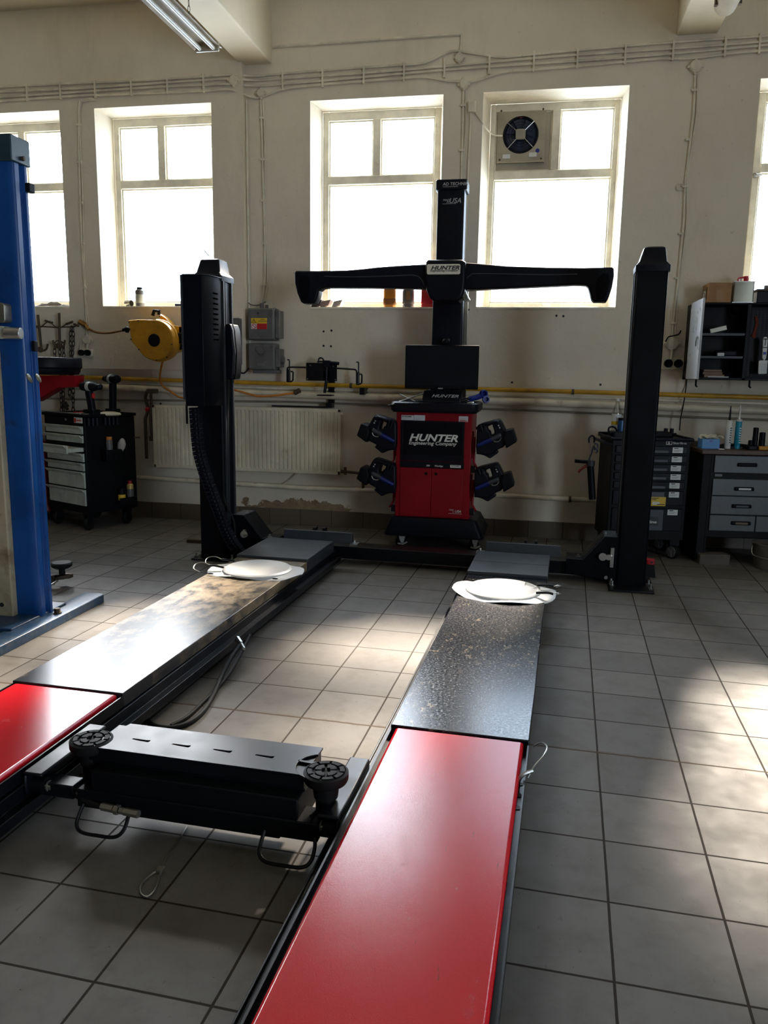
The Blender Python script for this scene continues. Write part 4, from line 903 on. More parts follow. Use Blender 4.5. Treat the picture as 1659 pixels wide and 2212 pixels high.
def head():      # right-hand upper head, drawn about its hook point; others are copies
    A = P4(1140,900,6.9); k = .00103
    def L(pts): return [((x-1140)*k, (900-y)*k) for x, y in pts]
    t = thing('wheel_sensor_head', 'black wheel sensor head on the right side of the red console, upper of the two', 'sensor head', (A.x, 6.93, A.z), ID, 'wheel sensor heads hung on the console')
    M = Matrix.Translation((A.x, 0, A.z))
    body = L([(1146,800),(1152,784),(1190,766),(1286,738),(1320,730),(1334,733),(1352,756),(1376,802),(1398,842),(1404,880),(1392,930),(1372,960),(1318,986),(1300,1008),(1262,1036),(1214,1030),(1150,1026),(1142,960)])
    hole = L([(1230,797),(1272,774),(1291,830),(1292,852),(1264,864),(1256,830),(1240,822)])
    bd = obj('body', outline([body, hole[::-1]], .15, .014, M @ XZ(6.93), 2), K['plastic'], t)
    obj('handle_grip', outline([L([(1208,775),(1216,764),(1300,738),(1328,742),(1340,770),(1312,778),(1300,764),(1228,786)])], .05, .012, M @ XZ(6.85), 2), K['plastic'], bd)
    obj('target_box', outline([L([(1384,822),(1440,806),(1448,812),(1480,904),(1476,912),(1404,962),(1394,962),(1370,880)])], .24, .012, M @ XZ(6.93), 2), K['blackmatt'], t)
    obj('clamp_foot', outline([L([(1150,1020),(1200,960),(1316,984),(1332,1006),(1326,1014),(1270,1056),(1256,1056),(1216,1036)])], .10, .008, M @ XZ(6.91), 1), K['plastic'], t)
    p = lambda x, y, Y: Vector((A.x+(x-1140)*k, Y, A.z+(900-y)*k))
    obj('blue_lever', MB().tube([p(1160,950,6.842), p(1210,925,6.838), p(1270,898,6.84)], .016, 8, r1=.022), K['darkblue'], t)
    obj('lever_knob', MB().cyl(p(1270,896,6.84), p(1340,862,6.84), .021, n=14).lathe(p(1338,863,6.84), [(.022,0),(.018,.014),(0,.018)], 14, (.8,0,.4)), K['grey'], t)
    obj('steel_bow', MB().tube(spline([p(1336,852,6.84), p(1350,880,6.842), p(1335,908,6.842), p(1300,915,6.845), p(1290,900,6.845)], 5), .005, 6), K['steel'], t)
    obj('key_pad', outline([[(q[0], q[1]) for q in L([(1308,768),(1318,752),(1332,752),(1338,768),(1346,796),(1338,808),(1326,808),(1318,796)])]], .008, .002, M @ XZ(6.850)), K['blackmatt'], t)
    b = MB()
    for x, y in ((1322,764),(1325,780),(1335,798)): b.lathe(p(x,y,6.847), [(.007,0),(.007,.003),(0,.003)], 10, (0,-1,0))
    obj('key_button', b, K['silverink'], t)
    obj('clamp_jaw', MB().tube([p(1175,780,6.85), p(1195,830,6.85)], .014, 8).tube([p(1205,770,6.85), p(1215,830,6.85)], .008, 8), K['blackmatt'], t)
    return t, A
HD, HA = head()
B_ = HD.matrix_basis.copy()
hq = P4(1122,1268,6.9)
dup(HD, Matrix.Translation((hq.x, 6.93, hq.z)), 'black wheel sensor head on the right side of the red console, lower of the two')
for px, py, w in ((458,868,'upper'),(452,1236,'lower')):
    q = P4(px, py, 6.9)
    dup(HD, Matrix.Translation((q.x+.012, 6.93, q.z)) @ Matrix.Diagonal((-1,1,1,1)), 'black wheel sensor head on the left side of the red console, %s of the two' % w)
# things lying on the console tray
def rod(label, a, b, r=.007):
    o = single('steel_rod', MB().cyl(a, b, r, n=10), K['steel'], label, 'rod'); d = (Vector(a)-Vector(b)).normalized()
    part_of_single('rubber_tip', MB().cyl(a, Vector(a)+d*.035, r*1.25, n=10), K['rubber'], o)
rod('long bright steel rod sticking out to the left of the console tray', P3(520,770,6.78), P3(695,706,7.02))
rod('shorter bright steel rod crossing over the long one on the console tray', P3(655,762,6.86), P3(560,718,6.98), .006)
q = [P3(870,752,6.92), P3(905,742,6.94), P3(940,735,6.95), P3(972,722,6.96)]
t = thing('pedal_press', 'blue plastic pedal tool with black rods at the right of the console tray', 'tool', (q[1].x, 6.93, 1.29))
obj('grip', MB().tube(spline([q[1], q[2], q[3]], 5), .02, 10, r1=.026), K['bluep'], t)
obj('grip_ring', MB().lathe(P3(978,716,6.96), [(.032,-.02),(.036,0),(.032,.02),(.022,.02),(.022,-.02)], 18, (.5,-.75,.1)).lathe(P3(990,744,6.95), [(.03,-.016),(.034,0),(.03,.016),(.021,.016),(.021,-.016)], 18, (.3,-.8,.1)), K['bluep'], t)
obj('rod', MB().tube([P3(865,757,6.90), P3(920,738,6.93)], .006).tube([P3(862,746,6.93), P3(915,734,6.95)], .006), K['plastic'], t)
o = single('steel_clip', MB().tube([P3(898,765,6.84), P3(915,760,6.84), P3(928,764,6.84)], .011, 8), K['steel'], 'small bright steel clip beside the blue pedal tool', 'clip')
# ================================================================ LEFT SIDE
def blue_column():
    t = thing('lift_column', 'tall blue lift column with beige side cover at the left edge', 'lift column', (-3.0, 4.2, 0))
    zt = 2.70; x = -2.925
    sec = [(-3.38,4.165),(-2.97,4.165),(x-.012,4.172),(x,4.185),(x,4.225),(x-.018,4.235),(x-.018,4.262),(x+.002,4.272),(x+.002,4.295),(x-.04,4.31),(-3.38,4.31)]
    c = obj('column', MB().prism(sec, .055, zt, 'z'), K['blue'], t, .003)
    obj('top_cap', MB().prism([(-3.40,4.15),(x+.012,4.15),(x+.012,4.32),(-3.40,4.32)], zt-.01, zt+.13, 'z'), mat('dark_green_blue_cap', (.015,.05,.07), .35), c, .006)
    b = MB(); bolt_ = b.cyl((x+.01,4.24,zt+.02),(x+.03,4.24,zt+.02),.012,n=6); obj('cap_screw', b, K['rust'], c)
    obj('rubber_buffer', MB().box(x,x+.03,4.27,4.32,2.55,2.60), K['rubber'], c, .004)
    for zz, yy in ((1.505,4.200),(1.505,4.285)): obj('slot_plug', MB().lathe((x+.001,yy,zz), [(.034,0),(.034,.004),(.028,.006),(0,.006)], 18, (1,0,0), .45), K['tin'], c)
    obj('rubber_stop', MB().box(x,x+.02,4.245,4.275,1.66,1.72), K['rubber'], c, .004)
    # latch on the front face
    q0, q1 = W(0,655,4.13), W(18,690,4.13)
    obj('latch_block', MB().prism(rrect(q0.x-.1,q1.x,q1.z-.02,q0.z-.0,.02), 4.10, 4.166, 'y'), K['tin'], t, .004)
    q0, q1 = W(0,705,4.13), W(18,732,4.13)
    obj('latch_block', MB().prism(rrect(q0.x-.1,q1.x+.0,q1.z,q0.z,.01), 4.09, 4.166, 'y'), K['drawer'], t, .004)
    a = W(24,720,4.10); obj('latch_roller', MB().cyl((a.x-.04,4.10,a.z),(a.x+.05,4.12,a.z),.034,n=18), K['steel'], t, .004)
    q = W(38,1345,4.14); r = W(36,724,4.14)
    cv = obj('side_cover', MB().box(-3.5,-3.072,4.115,4.166,.03,r.z), K['beige'], t, .008)
    q = W(3,1307,4.11); obj('cover_hole', MB().lathe((q.x,4.1155,q.z), [(.014,0),(.014,.002),(0,.002)], 16, (0,-1,0)), K['ink'], cv)
    # foot beam on the floor
    fb = obj('foot_beam', MB().prism([(-3.02,0),(-2.835,0),(-2.835,.055),(-2.85,.062),(-2.975,.062),(-3.02,.03)], 3.2, 4.74, 'y'), K['bluedirty'], t, .004)
    obj('foot_tread', MB().box(-3.4,-2.93,3.9,4.45,.0,.075), K['bluedirty'], t, .006)
    q = Z(124,1322,.07); obj('foot_bolt', MB().cyl((q.x,q.y,.06),(q.x,q.y,.07),.026,n=16).cyl((q.x,q.y,.07),(q.x,q.y,.095),.019,n=6), K['rust'], fb)
    # swing arm end with its pad
    q = Z(133,1217,.165)
    ar = obj('swing_arm', MB().prism([(-3.35,q.y-.10),(q.x-.06,q.y-.07),(q.x+.02,q.y-.05),(q.x+.07,q.y-.02),(q.x+.07,q.y+.03),(q.x-.02,q.y+.06),(-3.35,q.y+.05)], .06, .085, 'z').prism([(-3.35,q.y-.10),(q.x-.06,q.y-.07),(q.x-.055,q.y-.065),(-3.35,q.y-.09)], .03, .09, 'z'), K['rust'], t, .003)
    obj('arm_pad', MB().lathe((q.x,q.y,.0), [(.022,.05),(.022,.125),(.05,.13),(.072,.145),(.075,.165),(.066,.174),(.0,.172)], 28), K['rubber'], ar)
    a = W(100,1246,q.y-.12)
    obj('arm_ring', MB().tube([Z(x_, y_, .07) for x_, y_ in ((96,1244),(117,1246),(124,1255),(112,1262),(98,1270))], .007, 8), K['steel'], ar)
blue_column()

def oil_drainer():
    Y = 7.02
    t = thing('oil_drainer', 'red waste oil drainer with a wide black pan behind the blue column', 'oil drainer', (-5.1, Y+.3, 0))
    tk = obj('tank', MB().rbox(-5.40,-4.885,7.2,7.5,.10,.83,.05), K['darkred'], t, .01)
    obj('tank_fitting', MB().cyl((-4.95,Y+.3,.83),(-4.95,Y+.3,.88),.03).cyl((-4.89,Y+.3,.86),(-5.01,Y+.3,.86),.012), K['tin'], tk)
    for x in (-5.35,-4.95): obj('castor', MB().cyl((x,Y+.35,.05),(x+.04,Y+.35,.05),.05), K['rubber'], t)
    obj('pole', MB().cyl((-5.15,Y+.3,.8),(-5.15,Y+.3,1.46),.03), K['rust'], t)
    f = lambda x, y: W(x, y, Y)
    a = [f(60,812),f(122,811),f(160,812),f(159,836),f(120,838),f(70,868)]
    obj('pan_bracket', outline([[(p.x, p.z) for p in a]], .16, .006, XZ(Y+.1)), K['cartred'], t)
    c = f(105,790); r = .335
    obj('oil_pan', MB().lathe((c.x-.13,Y+.16,f(105,812).z+.012), [(.30,0),(r-.015,.03),(r-.01,.06),(r+.005,.065),(r+.005,.155),(r,.165),(r-.012,.165),(r-.03,.07),(.06,.05),(0,.05)], 14), K['plastic'], t, .006)
oil_drainer()

# chains and hooks on a rail
y = DL-.03
def rail():
    a, b = W(58,703,y), W(190,703,y)
    t = thing('hook_rail', 'thin rusty wall rail carrying hooks and chains below the far left window', 'rail', ((a.x+b.x)/2, y, a.z))
    obj('rail_bar', MB().tube([a, W(120,707,y), W(160,706,y), W(172,698,y), b], .007, 6), K['rust'], t)
    w = MB().tube(spline([W(60,690,y-.02), W(72,703,y-.03), W(85,708,y-.02), W(100,697,y-.03), W(108,693,y-.03), W(116,703,y-.02), W(128,709,y-.02), W(140,702,y-.03), W(155,694,y-.04)], 5), .006, 6)
    obj('wire_tie', w, K['rust'], t)
    for x_, y_, x2, y2 in ((98,692,113,697),(143,700,157,695),(160,700,170,704),(60,697,68,703)): obj('hook_pin', MB().cyl(W(x_,y_,y-.04), W(x2,y2,y-.05), .013, n=8), K['rust'], t)
rail()
def hook(label, x0, y0, x1, y1, w):
    p = [W(x0,y0,y-.05), W((x0+x1)/2,(y0+y1)/2,y-.05), W(x1,y1,y-.05)]
    b = MB().tube(p, .013, 8)
    o = single('pull_hook', b, K['rust'], label, 'hook')
    c = W(x1,y1,y-.05)
    part_of_single('hook_claw', MB().tube(spline([(c.x-w,y-.06,c.z+.03),(c.x-w*.75,y-.06,c.z-.02),(c.x-.02,y-.06,c.z-.035),(c.x+.02,y-.06,c.z-.035),(c.x+w*.75,y-.06,c.z-.02),(c.x+w,y-.06,c.z+.035)], 4), .011, 7).lathe((c.x,y-.075,c.z-.025), [(.03,0),(.032,.012),(0,.03)], 12, (0,1,0)), K['rust'], o)
hook('rusty T-shaped pull hook on the wall rail, nearer the blue column', 82,680,89,750,.085)
hook('rusty T-shaped pull hook on the wall rail, beside the chains', 128,676,129,742,.07)
def chain(label, pix, dY=.06):
    P = [W(a, b, DL-dY) for a, b in pix]
    sp = spline(P, 10); L = sum((sp[i+1]-sp[i]).length for i in range(len(sp)-1)); n = max(3, int(L/.048)); mb = MB()
    def pos(s):
        for i in range(len(sp)-1):
            d = (sp[i+1]-sp[i]).length
            if s <= d or i == len(sp)-2: return sp[i]+(sp[i+1]-sp[i])*min(1, s/max(d,1e-6))
            s -= d
    for k in range(n):
        c = pos((k+.5)*L/n); d = (pos((k+.7)*L/n)-pos((k+.3)*L/n)).normalized()
        s = d.cross(Vector((0,1,0))).normalized() if k % 2 else Vector((0,1,0)); h = L/n*.66
        loop = []
        for i in range(10):
            a = 2*PI*i/10; loop.append(c+d*h*math.sin(a)+s*.015*math.cos(a))
        mb.tube(loop, .0048, 5, True)
    return single('chain', mb, K['chain'], label, 'chain')
chain('dark chain looped from the wall rail, leftmost short loop', [(119,775),(118,757),(121,742),(127,738)], .07)
chain('dark chain hanging from the rail past the black oil pan, the middle long one', [(129,745),(130,790),(130,830),(132,860),(133,890)], .08)
chain('dark chain hanging beside the middle one, just right of it', [(127,738),(134,740),(138,760),(137,800),(137,850),(138,888)], .06)
chain('longest dark chain on the wall rail, left strand of the pair behind the pan rim', [(154,705),(152,730),(153,760),(152,800),(151,840),(152,856),(157,858)], .07)
chain('longest dark chain on the wall rail, right strand of the pair behind the pan rim', [(157,706),(159,735),(156,770),(157,800),(158,840),(158,890)], .05)
o = single('chain_hook', MB().tube([W(138,870,DL-.09),W(146,885,DL-.09)], .016, 7).tube([W(134,884,DL-.09),W(143,868,DL-.09),W(148,878,DL-.09)], .010, 6), K['chain'], 'dark toggle hook tied to the hanging chains above the tool trolley', 'hook')
def socket(label, px, py, Y, k=1.0):
    q = W(px, py, Y-.03)
    t = thing('double_socket', label, 'socket', (q.x, Y, q.z-.05))
    obj('back_plate', MB().box(q.x-.085*k,q.x+.075*k,Y-.02,Y+.004,q.z-.045*k,q.z+.035*k), K['conduit'], t, .006)
    for s in (-1,1): obj('socket_cup', MB().lathe((q.x+s*.036*k-.006,Y-.02,q.z), [(.031*k,0),(.031*k,.03),(.027*k,.036),(.024*k,.03),(0,.018)], 20, (0,-1,0)), K['blackmatt'], t)
    return q
socket('double black wall socket left of the yellow hose reel', 184,762,DL)
single('socket_cable', MB().tube(spline([W(176,735,DL-.02),W(171,760,DL-.02),W(168,790,DL-.02),W(166,806,DL-.02)], 5), .005, 6), K['conduit'], 'thin cable hanging beside the left double socket', 'cable')
q = W(200,770,DL)

# hose reel
def reel():
    Y0, Y1 = 7.30, 7.48; c = W(334,735,Y0)
    t = thing('hose_reel', 'yellow enclosed hose reel on the wall left of the lift post', 'hose reel', (c.x, 7.4, c.z-.2))
    R = .195
    pts = [(c.x+R*math.cos(a), c.z+R*math.sin(a)) for a in [PI*1.17+k*(PI*1.36)/26 for k in range(27)]]
    snout = [(W(283,737,Y0).x, W(283,737,Y0).z), (W(277,692,Y0).x, W(277,692,Y0).z), (W(296,690,Y0).x, W(296,690,Y0).z)]
    body = outline([pts+snout[::-1]], Y1-Y0, .012, XZ((Y0+Y1)/2), 2)
    hs = obj('housing', body, K['reel'], t)
    rim = MB().tube([(p[0]*1.0, (Y0+Y1)/2, p[1]) for p in pts], .012, 6); obj('housing_seam', rim, K['reel'], hs)
    obj('hub_cap', MB().lathe((c.x-.005,Y0+.002,c.z), [(.062,0),(.062,.006),(.056,.010),(0,.010)], 28, (0,-1,0)), K['plastic'], t)
    sc = MB()
    for px, py in ((279,696),(281,711),(299,693),(283,733),(300,755),(338,778),(361,772),(371,744),(345,683)): q = W(px,py,Y0); sc.cyl((q.x,Y0+.002,q.z),(q.x,Y0-.004,q.z),.007,n=8)
    obj('housing_screw', sc, K['ink'], hs)
    q0, q1, q2, q3 = (W(x_, y_, Y0+.1) for x_, y_ in ((330,682),(333,671),(344,672),(343,680)))
    obj('carry_handle', MB().tube([q0,q1,q2,q3], .018, 8), K['plastic'], t, .0)
    br = outline([[(p.x, p.z) for p in (W(x_, y_, Y1) for x_, y_ in ((345,678),(358,686),(372,702),(396,706),(396,720),(378,722),(378,740),(396,742),(396,756),(378,762),(362,772)))]], .10, .006, XZ(Y1+.03))
    b = obj('wall_bracket', br, K['reel'], t)
    p = W(388,731,Y1); obj('bracket_latch', MB().box(p.x-.03,p.x+.05,Y1-.05,Y1+.02,p.z-.05,p.z+.05), K['blackmatt'], b, .004)
    obj('bracket_arm', MB().box(p.x-.0,p.x+.06,Y1-.02,DL+.004,p.z-.12,p.z+.12), K['reel'], b, .006)
    a = W(276,712,7.36); obj('hose_gland', MB().cyl(a+Vector((-.055,0,-.004)), a+Vector((.01,0,.004)), .016, n=8).lathe(a, [(.030,-.02),(.034,0),(.02,.012)], 7, (1,0,0)), K['blackmatt'], t)
    obj('inlet_hose', MB().tube(spline([a+Vector((-.05,.0,-.005)), W(258,715,7.40), W(235,719,7.46), W(210,718,7.54), W(195,712,7.58), W(187,705,7.6)], 6), .012, 8), K['brownoil'], t)
    obj('inlet_coupling', MB().cyl(W(192,712,7.58), W(183,700,7.6), .018, n=8).cyl(W(184,702,7.6), W(172,695,7.6), .028, n=8), mat('brass_coupling', (.45,.25,.08), .35, .8), t)
    obj('outlet_hose', MB().tube(spline([W(352,779,7.40), W(347,800,7.5), W(346,820,7.58), W(352,834,7.6), W(368,845,7.6), W(385,857,7.58), W(398,860,7.55)], 6), .010, 8), K['orange'], t)
reel()
single('orange_hose', MB().tube(spline([W(505,842,7.60), W(520,846,7.58), W(545,853,7.57), W(560,856,7.57), W(590,855,7.57), W(620,851,7.57), W(642,847,7.58)], 6), .010, 8), K['orange'], 'orange air hose sagging along the pipes right of the left lift post', 'hose')
single('hose_coupler', MB().cyl(W(636,849,7.58), W(648,843,7.58), .024, n=8), K['rust'], 'rusty coupler on the end of the sagging orange hose', 'coupler')

# electrical boxes
def ebox(label, px0, py0, px1, py1, Y, dep, lid=True):
    a, b = W(px0,py0,Y), W(px1,py1,Y)
    t = thing('fuse_box', label, 'electrical box', ((a.x+b.x)/2, Y+dep, b.z))
    bo = obj('box_body', MB().box(a.x, b.x, Y+.02, Y+dep, b.z, a.z), K['greybox'], t, .008)
    obj('box_lid', MB().box(a.x+.004, b.x-.004, Y, Y+.022, b.z+.006, a.z-.006), K['greybox'], t, .012)
    return t, a, b
t, a, b = ebox('grey fuse box with a yellow and red warning sign', 534,665,592,735,7.55,.175)
s0, s1 = W(542.5,687,7.548), W(577,711,7.548); zm = (s0.z+s1.z)/2; xm = s0.x+(s1.x-s0.x)*.36
sg = obj('warning_sign', MB().box(s0.x,s1.x,7.5455,7.55,s1.z,s0.z), K['paper'], t)
obj('yellow_half', MB().box(xm,s1.x,7.5445,7.546,zm,s0.z), K['yellow'], sg); obj('red_half', MB().box(xm,s1.x,7.5445,7.546,s1.z,zm), K['red'], sg)
obj('yellow_field', MB().box(s0.x,xm,7.5445,7.546,zm,s0.z), K['yellow'], sg)
cx = (s0.x+xm)/2; h = (s0.z-zm)
obj('triangle_symbol', MB().tube([(cx-.024,7.544,zm+.010),(cx+.024,7.544,zm+.010),(cx,7.544,s0.z-.008)], .003, 5, True).box(cx-.002,cx+.002,7.543,7.5445,zm+.018,zm+.036), K['ink'], sg)
obj('round_symbol', MB().tube([(cx+.022*math.cos(k*PI/8),7.544,(zm+s1.z)/2+.022*math.sin(k*PI/8)) for k in range(16)], .003, 5, True).tube([(cx-.015,7.544,(zm+s1.z)/2+.015),(cx+.015,7.544,(zm+s1.z)/2-.015)], .003, 5), K['red'], sg)
ln = MB()
for k, w in enumerate((.4,.9)): ln.box(xm+.06-.05*w,xm+.06+.05*w,7.5438,7.5446,zm+.036-k*.016,zm+.042-k*.016)
for k, w in enumerate((.5,.8)): ln.box(xm+.06-.05*w,xm+.06+.05*w,7.5438,7.5446,s1.z+.034-k*.014,s1.z+.037-k*.014)
obj('sign_text', ln, K['brownoil'], sg)
obj('lid_screw', MB().cyl((a.x+.11,7.55,a.z-.05),(a.x+.11,7.545,a.z-.05),.008,n=8), K['ink'], t)
q = W(567,660,7.6); obj('cable_entry', MB().cyl((q.x-.02,7.64,a.z-.01),(q.x-.02,7.64,a.z+.05),.02,n=10).cyl((q.x+.03,7.64,a.z-.01),(q.x+.03,7.64,a.z+.035),.016,n=10).tube(spline([W(592,666,7.6),W(599,672,7.6),W(602,700,7.6),W(603,735,7.6)], 4), .008, 6).tube(spline([W(536,654,7.66),W(545,659,7.66),W(560,659,7.66),W(574,652,7.66)], 4), .006, 6), K['greybox'], t)
obj('box_hinge', MB().box(b.x,b.x+.045,7.58,7.72,b.z+.02,a.z-.02), K['greybox'], t, .006)
t, a, b = ebox('lower grey breaker box under the fuse box with the warning sign', 535,741,593,800,7.56,.165)
obj('turn_knob', MB().lathe(W(562,757,7.56), [(.05,0),(.046,.02),(0,.022)], 20, (0,-1,0), .6), K['greybox'], t)
q = W(563,787,7.558); obj('name_plate', MB().box(q.x-.04,q.x+.04,7.556,7.5605,q.z-.012,q.z+.010), K['tin'], t)
obj('side_switch', MB().box(b.x,b.x+.05,7.58,7.72,b.z+.03,a.z-.05).cyl((b.x+.04,7.64,(a.z+b.z)/2-.03),(b.x+.075,7.64,(a.z+b.z)/2-.03),.04,n=12), K['greybox'], t, .006)
obj('bottom_tray', MB().box(a.x+.04,b.x+.02,7.58,7.72,b.z-.03,b.z), K['greybox'], t, .004)
a, b = W(500,688,7.64), W(524,788,7.64)
t = thing('switch_cabinet', 'narrow grey electrical box half hidden behind the left lift post', 'electrical box', ((a.x+b.x)/2, 7.7, b.z))
obj('box_body', MB().box(a.x-.2,b.x,7.60,7.69,b.z,a.z), K['greybox'], t, .008); obj('top_plate', MB().box(a.x-.15,b.x-.02,7.59,7.69,a.z,a.z+.012), K['conduit'], t)
single('box_cable', MB().tube(spline([W(515,795,7.6),W(519,804,7.6),W(527,806,7.6),W(534,800,7.6),W(538,794,7.6)], 5), .008, 7), K['rubber'], 'short black cable curving below the grey electrical boxes', 'cable')

# wheel clamp rack in front of the pipes
def rack():
    Y = 7.50; f = lambda x, y, d=0: W(360+x/3.318, 520+y/3.318, Y+d)
    t = thing('clamp_rack', 'black wall rack with a square plate and two hooked arms above the radiator', 'rack', (f(1110,1000).x, Y+.1, f(1110,1200).z))
    a, b = f(999,874), f(1220,1006)
    pl = obj('back_plate', MB().box(a.x,b.x,Y,Y+.006,b.z,a.z), K['black'], t, .002)
    r = MB()
    for x, y in ((1030,893),(1195,900),(1010,990),(1210,996)): q = f(x,y); r.cyl((q.x,Y+.001,q.z),(q.x,Y-.004,q.z),.006,n=8)
    obj('rivet', r, K['tin'], pl)
    for pts in ([(1000,908),(890,906),(874,906),(866,912),(864,925),(864,1012)], [(1220,914),(1340,922),(1352,924),(1360,932),(1362,945),(1362,1032)]): obj('arm', MB().tube([f(*p) for p in pts], .008, 8), K['black'], t)
    obj('arm_hook', MB().tube([f(*p) for p in ((878,1008),(880,860),(876,853),(865,854))], .007, 8).tube([f(*p) for p in ((890,938),(902,938),(906,945),(905,1000),(896,1008),(876,1010))], .008, 8), K['black'], t)
    obj('arm_hook', MB().tube([f(*p) for p in ((1374,1025),(1376,880),(1374,871),(1360,870))], .007, 8).tube([f(*p) for p in ((1384,957),(1396,957),(1400,965),(1398,1018),(1390,1026),(1368,1030))], .008, 8), K['black'], t)
    for x0, x1, y0, y1 in ((862,884,920,1015),(1360,1380,940,1035)): p, q = f(x0,y0), f(x1,y1); obj('arm_plate', MB().box(p.x,q.x,Y-.004,Y+.02,q.z,p.z), K['black'], t, .003)
    p, q = f(1130,858), f(1175,905); obj('clamp_block', MB().box(p.x,q.x,Y-.05,Y+.02,q.z,p.z).cyl(f(1170,875,-.02), f(1236,880,-.02), .016, n=10), K['plastic'], t, .004)
    obj('loop_handle', MB().tube(spline([f(1092,880),f(1090,850),f(1105,839),f(1122,850),f(1124,880)], 5), .008, 8).tube([f(1080,866),f(1140,866)], .008, 8), K['black'], t)
    obj('cable_strap', MB().tube([f(1148,890,-.03), f(1145,1000,-.03), f(1132,1090,-.02)], .014, 8), K['plastic'], t)
    p, q = f(1085,1102), f(1190,1110); obj('foot_bar', MB().box(p.x,q.x,Y-.04,Y+.06,q.z-.004,p.z), K['black'], t)
    p, q = f(1375,1055), f(1408,1105); obj('wall_stand', MB().box(f(1126,0).x,f(1172,0).x,7.58,D-.04,f(1126,1200).z,f(1126,1165).z).box(p.x,q.x,7.55,D-.002,q.z,p.z).box(f(1126,0).x,f(1172,0).x,D-.045,D-.015,f(1126,1165).z,f(1126,905).z).box(f(1126,0).x,f(1172,0).x,Y,D-.02,f(0,960).z,f(0,920).z), K['black'], t)
rack()
mb = MB()
for px, py in ((699,716),(716,714),(699,747),(715,748),(1012,669),(1202,682),(1217,683),(1106,826),(1297,831),(347,872)):
    q = W(px,py,D); mb.lathe((q.x,D+.0005,q.z), [(.011,0),(.011,.002),(0,.002)], 10, (0,-1,0))
single('wall_holes', mb, K['ink'], 'small dark drilled holes scattered over the wall below the windows', 'holes'); bpy.data.objects['wall_holes']['kind'] = 'stuff'

# grey-green drawer tool trolley
TF = Matrix.Translation((-4.22,6.84,0)) @ Matrix.Rotation(math.radians(-25),4,'Z')
def trolley():
    t = thing('tool_trolley', 'black tool trolley with seven grey-green drawers, third drawer pulled out', 'tool trolley', (-.34,.29,0), TF)
    w, d = .68, .58; zt = W(187,898,6.84).z
    obj('body', MB().box(-w,0,.012,d,.17,zt-.02), K['blackmatt'], t, .01)
    obj('top_tray', MB().box(-w-.01,.01,-.005,d+.01,zt-.02,zt-.012).box(-w-.01,.01,-.005,.012,zt-.02,zt+.008).box(-w-.01,.01,d-.005,d+.01,zt-.02,zt+.008).box(-.008,.01,.012,d-.005,zt-.02,zt+.008).box(-w-.01,-w+.008,.012,d-.005,zt-.02,zt+.008), K['blackmatt'], t)
    ys = [(922,939),(942,958),(961,979),(981,999),(1002,1019),(1021.5,1056),(1059,1094)]
    for i, (a, b) in enumerate(ys):
        za, zb = W(187,a,6.85).z, W(187,b,6.85).z; o = -.17 if i == 2 else 0
        dr = obj('drawer', MB().box(-w+.045,-.025,o-.004,o+.014,zb,za).box(-w+.055,-.035,o+.014,max(.2,o+.3),zb+.01,za-.03), K['drawer'], t, .004)
        hd = [(o-.004,za-.012),(o-.030,za+.006),(o-.034,za),(o-.030,za-.008),(o-.004,za-.03)]
        obj('handle', MB().prism(hd, -w+.03, -.03, 'x'), K['drawer'], dr, .002)
    q = Vector((-.095,0,zt-.045)); st = obj('maker_sticker', MB().box(-.16,-.03,.006,.012,zt-.075,zt-.02), K['paper'], t)
    obj('red_emblem', MB().box(-.155,-.125,.004,.006,zt-.07,zt-.03).box(-.12,-.04,.0042,.006,zt-.055,zt-.045), K['red'], st)
    obj('lock', MB().lathe((-.30,.012,zt-.05), [(.012,0),(.012,.006),(0,.006)], 12, (0,-1,0)), K['steel'], t)
    for x, y in ((-.60,.06),(-.08,.06),(-.60,.5),(-.08,.5)):
        c = obj('castor', MB().lathe((x,y,.068), [(0,-.02),(.062,-.02),(.068,-.012),(.068,.012),(.062,.02),(0,.02)], 24, (1,.35,0)), K['rubber'], t)
        obj('castor_fork', MB().box(x-.035,x-.028,y-.03,y+.03,.06,.17).box(x+.028,x+.035,y-.03,y+.03,.06,.17).box(x-.04,x+.04,y-.04,y+.04,.155,.172), K['blackmatt'], c)
    def sd(py0, py1): return W(240,py0,7.0).z, W(240,py1,7.0).z
    # holders on the right side panel
    h = MB()
    h.box(.002,.09,.17,.40,sd(0,996)[1],sd(0,972)[1]).box(.002,.10,.17,.18,sd(0,996)[1],sd(0,968)[1]).box(.002,.10,.39,.40,sd(0,996)[1],sd(0,968)[1])
    obj('can_holder', h, K['blackmatt'], t, .004)
    z = zt-.06; obj('socket_rail', MB().box(.002,.03,.02,.38,z-.05,z-.04), K['blackmatt'], t)
    for k in range(8):
        if k == 3: continue
        obj('socket', MB().cyl((.028,.04+k*.045,z-.04),(.028,.04+k*.045,z+.035),.017,n=12), K['plastic'], t)
    z0 = W(255,1090,7.0).z; obj('lower_holder', MB().box(.002,.10,.30,.50,z0-.01,z0+.0).box(.095,.10,.30,.50,z0,z0+.05), K['blackmatt'], t)
    obj('side_hook', MB().tube([(.0,.56,W(285,950,7.1).z),(.05,.60,W(285,950,7.1).z)], .007), K['rust'], t)
    return zt, z0
TZ, LZ = trolley()
